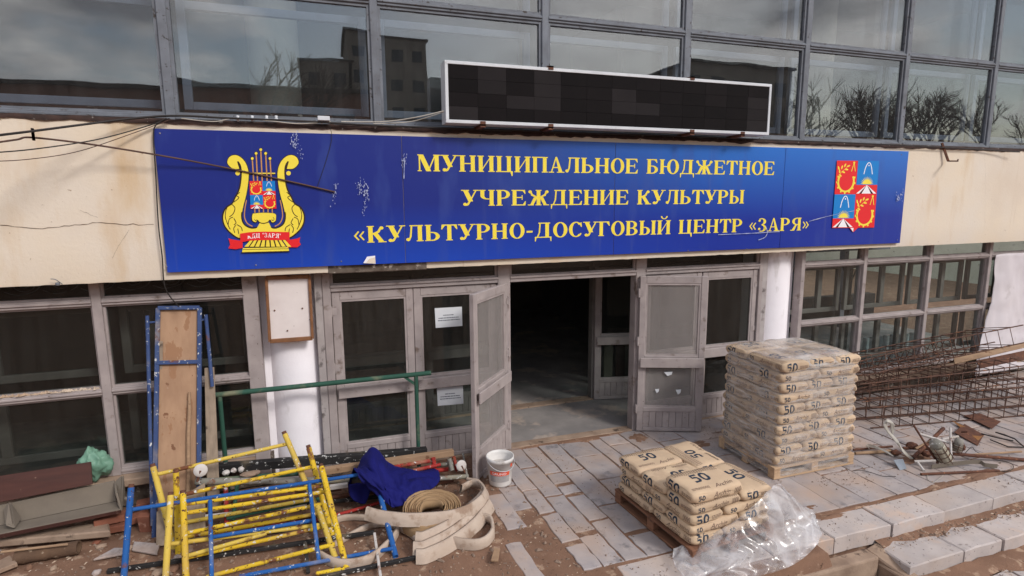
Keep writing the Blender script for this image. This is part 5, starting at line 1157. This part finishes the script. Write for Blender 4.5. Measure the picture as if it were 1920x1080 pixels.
mb = MB(); mb.prism([P(6,955,-.4), P(16,942,-.4), P(36,972,-.44), P(24,990,-.64), P(10,985,-.62)], (.02,.0,0)); mb.build('divider', M['greyboard'], t_, bevel=.003)
def brick(c, rz, lab, ry=0):
    o = MB(); o.box(c.x-.125, c.x+.125, c.y-.06, c.y+.06, c.z-.0325, c.z+.0325); b = o.build('brick', M['brick'], bevel=.004, org=c); b.rotation_euler = (0, ry, rz); return tag(b, lab, 'brick', 'red bricks below the left window')
brick(P(207,972,-.52), .15, 'upper red brick under the right end of the trough'); brick(P(210,987,-.54)-V((0,0,.01)), .05, 'lower red brick under the right end of the trough')
brick(P(275,985,-.6), 1.3, 'red brick standing on end left of the scaffold deck', 1.45); brick(P(252,972,-.45), .4, 'red brick lying behind the blue scaffold post'); brick(P(283,942,-.3), .2, 'red brick behind the scaffold deck foot')
M['green_bag'] = mat('green plastic bag', lin(126,164,142), lin(104,142,122), 3, .45, bump=.5, bsc=14)
c = P(175, 872, -.14); t_ = blob('plastic_bag', c, (.155,.1,.15), M['green_bag'], 'pale green plastic bag standing on the left window sill', 'bag', 3.3, 4, .3, 2.4)
bm = bmesh.new(); bm.from_mesh(t_.data)
for v in bm.verts:
    if v.co.z > 0: v.co.x *= 1-.45*(v.co.z/.15)**1.2; v.co.z *= 1.12+.3*noise.noise(V((v.co.x*22, v.co.y*22, 1)))
    v.co += V((1,1,.4))*.012*(1-2*abs(noise.noise(V((v.co.x*16, v.co.y*16, v.co.z*6)))))
bm.to_mesh(t_.data); bm.free()
M['log'] = mat('rotten log', lin(106,82,64), lin(74,56,46), 4, .95, bump=.9, bsc=26, spots=[(lin(176,150,90), 6, .6, .08), (lin(150,130,110), 14, .64, .05)])
a, b = G(30, 1046, .06), G(148, 1026, .065); mb = MB(); mb.tube([a.lerp(b, k/12)+V((0, .006*noise.noise(V((k,1,0))), .006*noise.noise(V((k,2,0))))) for k in range(13)], [.062+.008*noise.noise(V((k*.8, 5, 1))) for k in range(13)], 14, hollow=True); tag(mb.build('log', M['log'], org=a), 'thick rotten log with crumbling bark lying at far left', 'log')
plank([G(2,1034,.14), G(2,1038,.13), G(128,1023,.14), G(128,1019,.15)], .015, M['wood'], 'thin pale slat lying along the rotten log', 'wooden_strip', 'strip')
plank([G(-30,1030,.05), G(40,1010,.05), G(205,990,.05), G(208,1008,.06)][::-1], .07, M['concrete'], 'broken concrete kerb lying below the wooden trough', 'concrete_kerb', 'kerb', bevel=.012)
plank([G(-20,1068,.02), G(20,1048,.03), G(34,1062,.03), G(-10,1080,.02)][::-1], .04, M['concrete'], 'broken slab left of the rotten log', 'broken_slab', 'slab')
plank([G(248,1034,.01), G(252,1018,.02), G(300,1022,.02), G(295,1042,.01)][::-1], .02, M['slab'], 'grey stone shard on the soil beside the blue post', 'stone_shard', 'shard')
plank([G(175,1052,.01), G(215,1030,.02), G(238,1030,.02), G(240,1040,.01)][::-1], .02, M['slab'], 'long pale stone shard on the soil left of the blue post', 'stone_shard', 'shard')
for k in range(40):
    px, py = random.uniform(-10, 420), random.uniform(985, 1078); c = G(px, py); c.z = ground_z(c.x, c.y)+.012
    if c.y > -.15: continue
    blob('rubble_lump', c, (random.uniform(.02,.055), random.uniform(.02,.045), random.uniform(.012,.03)), random.choice([M['concrete'], M['soil'], M['slab'], M['brick']]), 'small rubble lump on the soil in the left corner', 'rubble', k, 2, .35, grp='rubble lumps in the left corner')

# ================================================================ right side
tag(sheet([[P(1866,478,-.1), P(1890,475,-.13), P(1915,474,-.09), P(1945,470,-.12)], [P(1862,540,-.11), P(1888,545,-.16), P(1915,545,-.1), P(1945,545,-.14)], [P(1845,610,-.13), P(1880,615,-.18), P(1915,612,-.12), P(1945,610,-.16)], [P(1832,660,-.16), P(1870,655,-.22), P(1912,650,-.16), P(1945,645,-.2)], [P(1826,705,-.2), P(1865,698,-.26), P(1910,690,-.2), P(1945,680,-.24)]], M['sheetw'], 'white_sheeting', .03, 3, 5, 8, 8, solid=.004, org=P(1890,690,-.2)), 'white fabric sheeting hung over the far right window', 'sheeting')
M['rebar'] = mat('rusty rebar', lin(104,74,60), lin(72,52,46), 14, .85, bump=.3, spots=[(lin(140,92,64), 20, .6, .06)])
def cage(a, b, wd, ht, n, label, tw=0.0):
    a, b = V(a), V(b); d = (b-a).normalized(); s_ = d.cross(V((0,0,1))).normalized(); u = s_.cross(d); s2 = s_*cos(tw)+u*sin(tw); u2 = -s_*sin(tw)+u*cos(tw)
    t_ = empty('rebar_cage', a, label, 'rebar cage', 'rebar cages by the right windows'); L_ = (b-a).length; cn = [s2*i*wd/2+u2*j*ht for i, j in ((-1,0), (1,0), (1,1), (-1,1))]
    for c in cn:
        mb = MB(); mb.tube([a+c-d*random.uniform(0,.12), (a+b)/2+c+V((0,0,.008*random.uniform(-1,1))), b+c+d*random.uniform(0,.15)], .0095, 6); mb.build('long_bar', M['rebar'], t_)
    for k in range(n):
        o = a+d*(L_*(k+.4)/n+random.uniform(-.015,.015)); sk = d*random.uniform(-.02,.02); mb = MB(); mb.tube([o+c*1.03+sk*i for i, c in enumerate(cn+[cn[0]])], .007, 5); mb.build('stirrup', M['rebar'], t_)
dd = V((cos(rad(-9)), sin(rad(-9)), 0)); ORDN = ['front row on the ground', 'second row on the ground', 'back row on the ground nearest the windows']
for r_ in range(3):
    a = V((7.28+.12*r_, -.98+.34*r_-.02, .02)); cage(a, a+dd*(3.3+.2*(r_%2)), .31, .3, 13, 'rusty rebar cage lying in the '+ORDN[r_])
for r_ in range(2):
    a = V((7.2+.25*r_, -.82+.4*r_, .35)); b = a+V((cos(rad(-6+6*r_)), sin(rad(-6+6*r_)), .02))*3.2; cage(a, b, .34, .27, 12, 'rusty rebar cage of the second layer, '+['nearest the bags and paving', 'nearest the windows'][r_], .14*r_)
cage((7.45,-.6,.62), (10.3,-.85,.9), .5, .27, 12, 'rusty rebar cage tilted up highest on the pile', .25)
cage((7.35,-.85,.64), (9.9,-.4,.66), .3, .2, 10, 'rusty rebar cage skewed across the pile under the tilted one', -.3)
plank([P(1788,668,-.62), P(1925,640,-.62), P(1925,650,-.75), P(1790,682,-.75)], .02, M['wood'], 'pale plank lying at the far right behind the rebar'); plank([P(1830,676,-.7), P(1930,655,-.7), P(1930,672,-.85), P(1838,690,-.85)], .015, M['rust'], 'rusty bent sheet lying over the right end of the rebar', 'metal_sheet', 'metal sheet')
J = lambda x, y, z=.02: G(1600+x*.16667, 760+y*.16667, z)
RG = 'scrap bars in the right scrap heap'
for (a, b, r, mm, lab) in [((680,225,.42), (955,665,.04), .012, 'rust', 'dark rusty rod leaning across the lamp glass'), ((1090,250,.4), (1102,640,.04), .013, 'whitepaint', 'pale rod standing upright beside the lamp glass'), ((745,322,.3), (1095,428,.22), .016, 'whitepaint', 'pale pipe lying over the top of the scrap heap'), ((760,775,.02), (1640,735,.02), .015, 'rust', 'long rusty pipe lying alone in front of the scrap heap'), ((1110,545,.1), (1960,615,.03), .02, 'rust', 'long rusty pipe running right out of the scrap heap'), ((1330,556,.08), (1890,520,.05), .013, 'wood', 'pale stick lying above the long rusty pipe'), ((670,592,.06), (1015,258,.3), .022, 'rust', 'rusty angle bar slanting behind the lamp glass'), ((1000,385,.2), (1182,350,.24), .016, 'whitepaint', 'short white pipe on top of the scrap heap'), ((690,632,.06), (925,624,.1), .016, 'whitepaint', 'white pipe piece low in front of the scrap heap'), ((722,640,.06), (795,738,.01), .014, 'whitepaint', 'white bent pipe end touching the slabs'), ((700,490,.12), (880,400,.2), .018, 'wood', 'pale stick end inside the scrap heap'), ((0,500,.03), (440,462,.06), .014, 'rust', 'brown bar pointing at the tall stack'), ((20,540,.02), (420,515,.04), .02, 'wood', 'brown slat lying nearest the tall stack'), ((560,480,.08), (1180,500,.08), .018, 'rust', 'rusty pipe buried under the scrap heap'), ((1220,300,.25), (1275,300,.3), .01, 'rust', 'short rusty stub right of the lamp glass')]:
    bar_thing('scrap_bar', J(*a), J(*b), r, M[mm], lab, 'bar', True, RG)
def ribbon_bar(pts, wd, th, m, label, name='metal_strap', cat='strap'):
    mb = MB(); q = [V(p) for p in pts]
    rows = [[p+V((0,0,wd/2)), p-V((0,0,wd/2))] for p in spline(q, 5)]; mb.grid(rows, smooth=False); return tag(mb.build(name, m, solid=th, org=q[0]), label, cat)
ribbon_bar([J(880,690,.04), J(1100,660,.06), J(1400,635,.07), J(1480,670,.05), J(1620,685,.04)], .05, .006, M['greyboard'], 'bent grey metal strap in front of the lamp glass')
M['lampglass'] = mat('milky ribbed lamp glass', lin(176,170,152), lin(150,142,126), 5, .35, spots=[(lin(110,100,88), 5, .6, .1)])
for (a, b, r, lab) in ((J(930,440,.3), J(1050,630,.07), .075, 'ribbed milky lamp glass in a wire cage on the scrap heap'), (J(1185,420,.24), J(1150,520,.12), .055, 'smaller round lamp glass right of the ribbed one')):
    t_ = empty('lamp_fitting', b, lab, 'lamp'); d = (b-a).normalized(); mq = d.to_track_quat('Z', 'Y').to_matrix(); L_ = (b-a).length
    mb = MB(); mb.lathe([(0,0),(r*.75,0),(r*.85,.02)]+[(r*(1+.04*(k%2)), .03+(L_-.06)*k/14) for k in range(15)]+[(r*.8,L_-.01),(0,L_)], a, 22, ax=mq); mb.build('glass_shade', M['lampglass'], t_)
    mb = MB(); mb.lathe([(0,-.05),(r*.7,-.05),(r*.9,-.01),(r*.95,.03),(r*.8,.035)], a, 18, ax=mq); mb.build('cap', M['pipegrey'], t_)
    for z in (.3, .55, .8): mb = MB(); mb.tube([a+mq@V((r*1.1*cos(t), r*1.1*sin(t), L_*z)) for t in [2*pi*k/20 for k in range(21)]], .004, 5, caps=False); mb.build('cage_ring', M['rebar'], t_)
    for k in range(6): t = 2*pi*k/6; mb = MB(); mb.tube([a+mq@V((r*1.1*cos(t), r*1.1*sin(t), 0)), a+mq@V((r*1.1*cos(t), r*1.1*sin(t), L_))], .004, 5); mb.build('cage_wire', M['rebar'], t_)
M['galv'] = mat('galvanised plate', lin(150,156,164), lin(130,136,144), 5, .5, metal=.3)
plank([J(450,612,.07), J(560,600,.07), J(602,712,.015), J(522,728,.012)], .006, M['galv'], 'grey galvanised plate at the front of the scrap heap', 'metal_plate', 'plate')
plank([J(1130,300,.03), J(1250,205,.03), J(1470,330,.03), J(1400,452,.015)], .008, M['rust'], 'rusty brown plate lying right of the lamp fittings', 'metal_plate', 'plate'); plank([J(1240,110,.03), J(1420,85,.03), J(1660,180,.03), J(1560,262,.03)], .008, M['rust'], 'rusty plate lying beneath the front rebar cage', 'metal_plate', 'plate')
M['oldplastic'] = mat('rusty ochre plate', lin(150,104,60), lin(120,80,50), 4, .8)
plank([J(1190,240,.022), J(1300,330,.02), J(1470,345,.02), J(1400,400,.018)], .008, M['oldplastic'], 'ochre stained plate beside the rusty plate', 'metal_plate', 'plate')
blob('rusty_ballast', J(660,455,.1), (0.070,0.056,0.042), M['rust'], 'crushed rusty lamp part inside the scrap heap', 'scrap', 8, 3, .4); blob('rusty_ballast', J(820,540,.08), (0.056,0.049,0.036), M['rust'], 'rusty round scrap piece below the lamp glass', 'scrap', 2, 3, .4); blob('rusty_ballast', J(1215,470,.1), (0.042,0.042,0.042), M['rust'], 'rusty lump behind the smaller lamp glass', 'scrap', 5, 3, .4); blob('rusty_ballast', J(480,530,.05), (0.063,0.049,0.030), M['rust'], 'dark rusty scrap under the white cables', 'scrap', 6, 3, .45); blob('rusty_ballast', J(1000,500,.05), (0.112,0.070,0.036), M['rust'], 'broad rusty scrap at the bottom of the heap', 'scrap', 9, 3, .4)
def wire(seq, r, m, label, grp=None): mb = MB(); mb.tube(spline(seq, 8), r, 5); return tag(mb.build('wire', m, org=seq[0]), label, 'wire', grp)
for k in range(4):
    o = 9*k; wire([J(670-o,600,.05), J(560,500+o,.16), J(470+o,400,.24), J(380+o*.6,290,.34), J(345+o,215,.42), J(385,165+o*.8,.46), J(445-o,205,.42), J(455-o,270,.34), J(440,330,.27)], .008, M['cablew'], 'white cable looped upright at the left of the scrap heap', 'white cable loops')
for k in range(3): o = 14*k; wire([J(450,575,.05), J(380-o,520,.08), J(290,478+o*.5,.09), J(180,440+o,.08), J(145+o,455+o,.06), J(190,490,.03)], .006, M['cablew'], 'thin white cable lying toward the tall stack', 'white cable ends')
wire([J(0,735,.012), J(90,730,.012), J(200,755,.012), J(330,795,.012), J(480,800,.012)], .003, M['cable'], 'thin dark wire curved on the slabs beside the pallet'); wire([J(1560,600,.02), J(1760,650,.02), J(1800,700,.015), J(1740,740,.012), J(1600,735,.012)], .004, M['cable'], 'dark wire looped at the right end of the scrap'); wire([J(830,780,.01), J(850,840,.01), J(900,870,.01), J(960,830,.01), J(1010,790,.01)], .003, M['cablew'], 'pale string on the slabs before the scrap heap')
wire([J(1240,560,.05), J(1330,470,.12), J(1380,520,.1), J(1480,560,.03)], .004, M['cable'], 'dark wire bowed up right of the lamp fittings')
t_ = empty('bent_wire', J(1740,470), 'bent black wire frame lying at the far right', 'wire frame')
for seq in ([J(1440,318,.04), J(1620,365,.03), J(1800,400,.03)], [J(1600,302,.05), J(1810,372,.04), J(1925,472,.02), J(1740,466,.02), J(1540,386,.03)], [J(1610,305,.05), J(1700,330,.05), J(1800,372,.045)]): mb = MB(); mb.tube(seq, .009, 6); mb.build('bent_bar', M['cable'], t_)
plank([G(1700,1100-22,-.31), G(1760,1066,-.31), G(1795,1072,-.31), G(1735,1090,-.31)], .015, M['wood'], 'small pale wood block on the soil at the lower right', 'wood_block', 'block')
# seen inside
t_ = empty('radiator', P(1668, 690, .55), 'white ribbed radiator standing inside the right window', 'radiator'); a, b = P(1622,655,.55), P(1708,655,.55)
for k in range(8): x = a.x+(b.x-a.x)*k/7; mb = MB(); mb.box(x-.03, x+.03, .5, .6, .3, .78); mb.build('rib', M['alu'], t_, bevel=.012)
M['posts'] = mat('dark painted steel', lin(60,56,54), lin(48,46,44), 5, .6)
c = P(1590, 560, 1.6); t_ = empty('exercise_stand', (c.x, c.y, 0), 'dark metal stand with a hoop inside the right window', 'stand'); mb = MB(); mb.tube([(c.x,c.y,0),(c.x,c.y,1.9)], .05, 12); mb.build('post', M['posts'], t_)
mb = MB(); mb.tube([V((c.x+.24*cos(t), c.y+.24*sin(t), 1.95)) for t in [2*pi*k/24 for k in range(25)]], .018, 6, caps=False); mb.build('hoop', M['posts'], t_)
for s_ in (-1, 1): mb = MB(); mb.tube([(c.x,c.y,1.55),(c.x+.22*s_,c.y,1.95)], .016, 6); mb.build('arm', M['posts'], t_)
for k, (px, w2) in enumerate(((1140, .12), (1165, .1), (1182, .12))):
    a = P(px-8, 640, 1.75); b = P(px+8, 640, 1.75); mb = MB(); mb.box(a.x, b.x, 1.72+.04*k, 1.75+.04*k, .03, .92); tag(mb.build('stored_board', M['greyboard'] if k != 1 else M['brownboard'], org=(a.x, 1.75, 0)), 'stored board standing behind the inner door, '+['left of three', 'middle of three', 'right of three'][k], 'board', 'boards behind the inner door')

# ================================================================ what the windows mirror: the far side of the street
M['farbrick'] = mat('brown brick facade', lin(140,104,88), lin(122,90,78), 1, .9); M['farroof'] = mat('dark roof', lin(70,62,60), lin(56,50,48), 1, .9); M['fargrey'] = mat('grey panel facade', lin(140,134,124), lin(122,116,108), 1, .9); M['farglass'] = mat('dark far window', lin(40,44,50), None, 1, .2); M['bark'] = mat('bark', lin(100,88,80), lin(80,70,64), 6, .95)
def far_house(name, x0, x1, y0, y1, h, m, label, nx, nz, roof):
    t_ = empty(name, ((x0+x1)/2, y1, -.33), label, 'building'); mb = MB(); mb.box(x0, x1, y0, y1, -.5, h); mb.build('wall', m, t_)
    mb = MB(); mb.box(x0-.3, x1+.3, y0-.3, y1+.3, h, h+.25); r0 = h+.25
    if roof: mb.prism([(x0-.3, y0-.3, r0), (x0-.3, y1+.3, r0), (x0-.3, (y0+y1)/2, r0+roof)], (x1-x0+.6, 0, 0))
    mb.build('roof', M['farroof'], t_)
    for i in range(nx):
        for j in range(nz):
            xx = x0+(x1-x0)*(i+.5)/nx; zz = .9+(h-1)*(j+.15)/nz; mb = MB(); mb.box(xx-.7, xx+.7, y1-.02, y1+.03, zz, zz+1.4); mb.build('window', M['farglass'], t_)
far_house('brick_house', -46, 3.6, -48, -35, 10.6, M['farbrick'], 'long brown house mirrored in the upper left windows', 14, 3, .0); far_house('apartment_block', 4.0, 14.5, -84, -70, 24.4, M['fargrey'], 'tall grey block mirrored beside the LED display', 4, 7, 0); far_house('apartment_block', -1.5, 4.4, -82, -70, 20.5, M['fargrey'], 'lower grey block wing mirrored left of the tall block', 2, 6, 0)
far_house('brick_house', 6, 30, -52, -40, 8.2, M['farbrick'], 'low brown house mirrored behind the LED display', 8, 2, 0); far_house('apartment_block', 33, 46, -52, -40, 16.2, M['fargrey'], 'broad grey block mirrored right of the LED display', 5, 5, 0)
def tree(x, y, h, label, seed):
    rnd = random.Random(seed); t_ = empty('bare_tree', (x, y, -.33), label, 'tree', 'bare trees across the street'); tr = MB(); cr = MB()
    def grow_(p, d, l, r, dep, mb):
        q = p+d*l; mid = p.lerp(q, .5)+V((rnd.uniform(-1,1), rnd.uniform(-1,1), 0))*l*.04; mb.tube([p, mid, q], [r, r*.85, r*.7], 5 if dep > 2 else 3, caps=False)
        if dep == 0: return
        for k in range(4 if dep > 1 else 5):
            a = rnd.uniform(0, 2*pi); sp = rnd.uniform(.3, .85); nd = (d+V((cos(a), sin(a), rnd.uniform(-.1,.3)))*sp).normalized(); grow_(p.lerp(q, rnd.uniform(.55, 1)), nd, l*rnd.uniform(.55,.75), r*.55, dep-1, cr)
    grow_(V((x, y, -.4)), V((0,0,1)), h*.42, h*.018, 4, tr); tr.build('trunk', M['bark'], t_); cr.build('crown', M['bark'], t_)
for k, (x, y, h) in enumerate([(-3.5,-30,12.5), (-1.2,-31,11.5), (16,-36,13), (20,-33,12), (25,-34,13), (44,-38,15), (50,-36,16), (56,-40,17), (62,-36,16), (68,-42,18), (75,-38,17), (30,-37,12)]): tree(x, y, h, 'bare tree mirrored in the windows, number counted from left: '+['first','second','third','fourth','fifth','seventh','eighth','ninth','tenth','eleventh','twelfth','sixth'][k], k+11)

part('wing_wall', M['paleroom'], (24, 24.3, .5, 16, -.3, 6.5))

for k, (cx, cy, sx, sy_) in enumerate(((1253,701,8,4), (1232,733,4,4), (1272,735,5,5))):
    q = [P(cx+a*sx, cy+b*sy_, -.09-.33*(cx+a*sx-1192)/121-.012) for a, b in ((-1,-.8), (1,-1), (.8,.3), (-.2,1))]; mb = MB(); mb.prism(q, (0,.0015,0)); tag(mb.build('paper_scrap', M['paper'], org=q[0]), 'torn white paper scrap on the right open door glass, '+['uppermost', 'lower left', 'lower right'][k], 'paper scrap', 'paper scraps on the door')
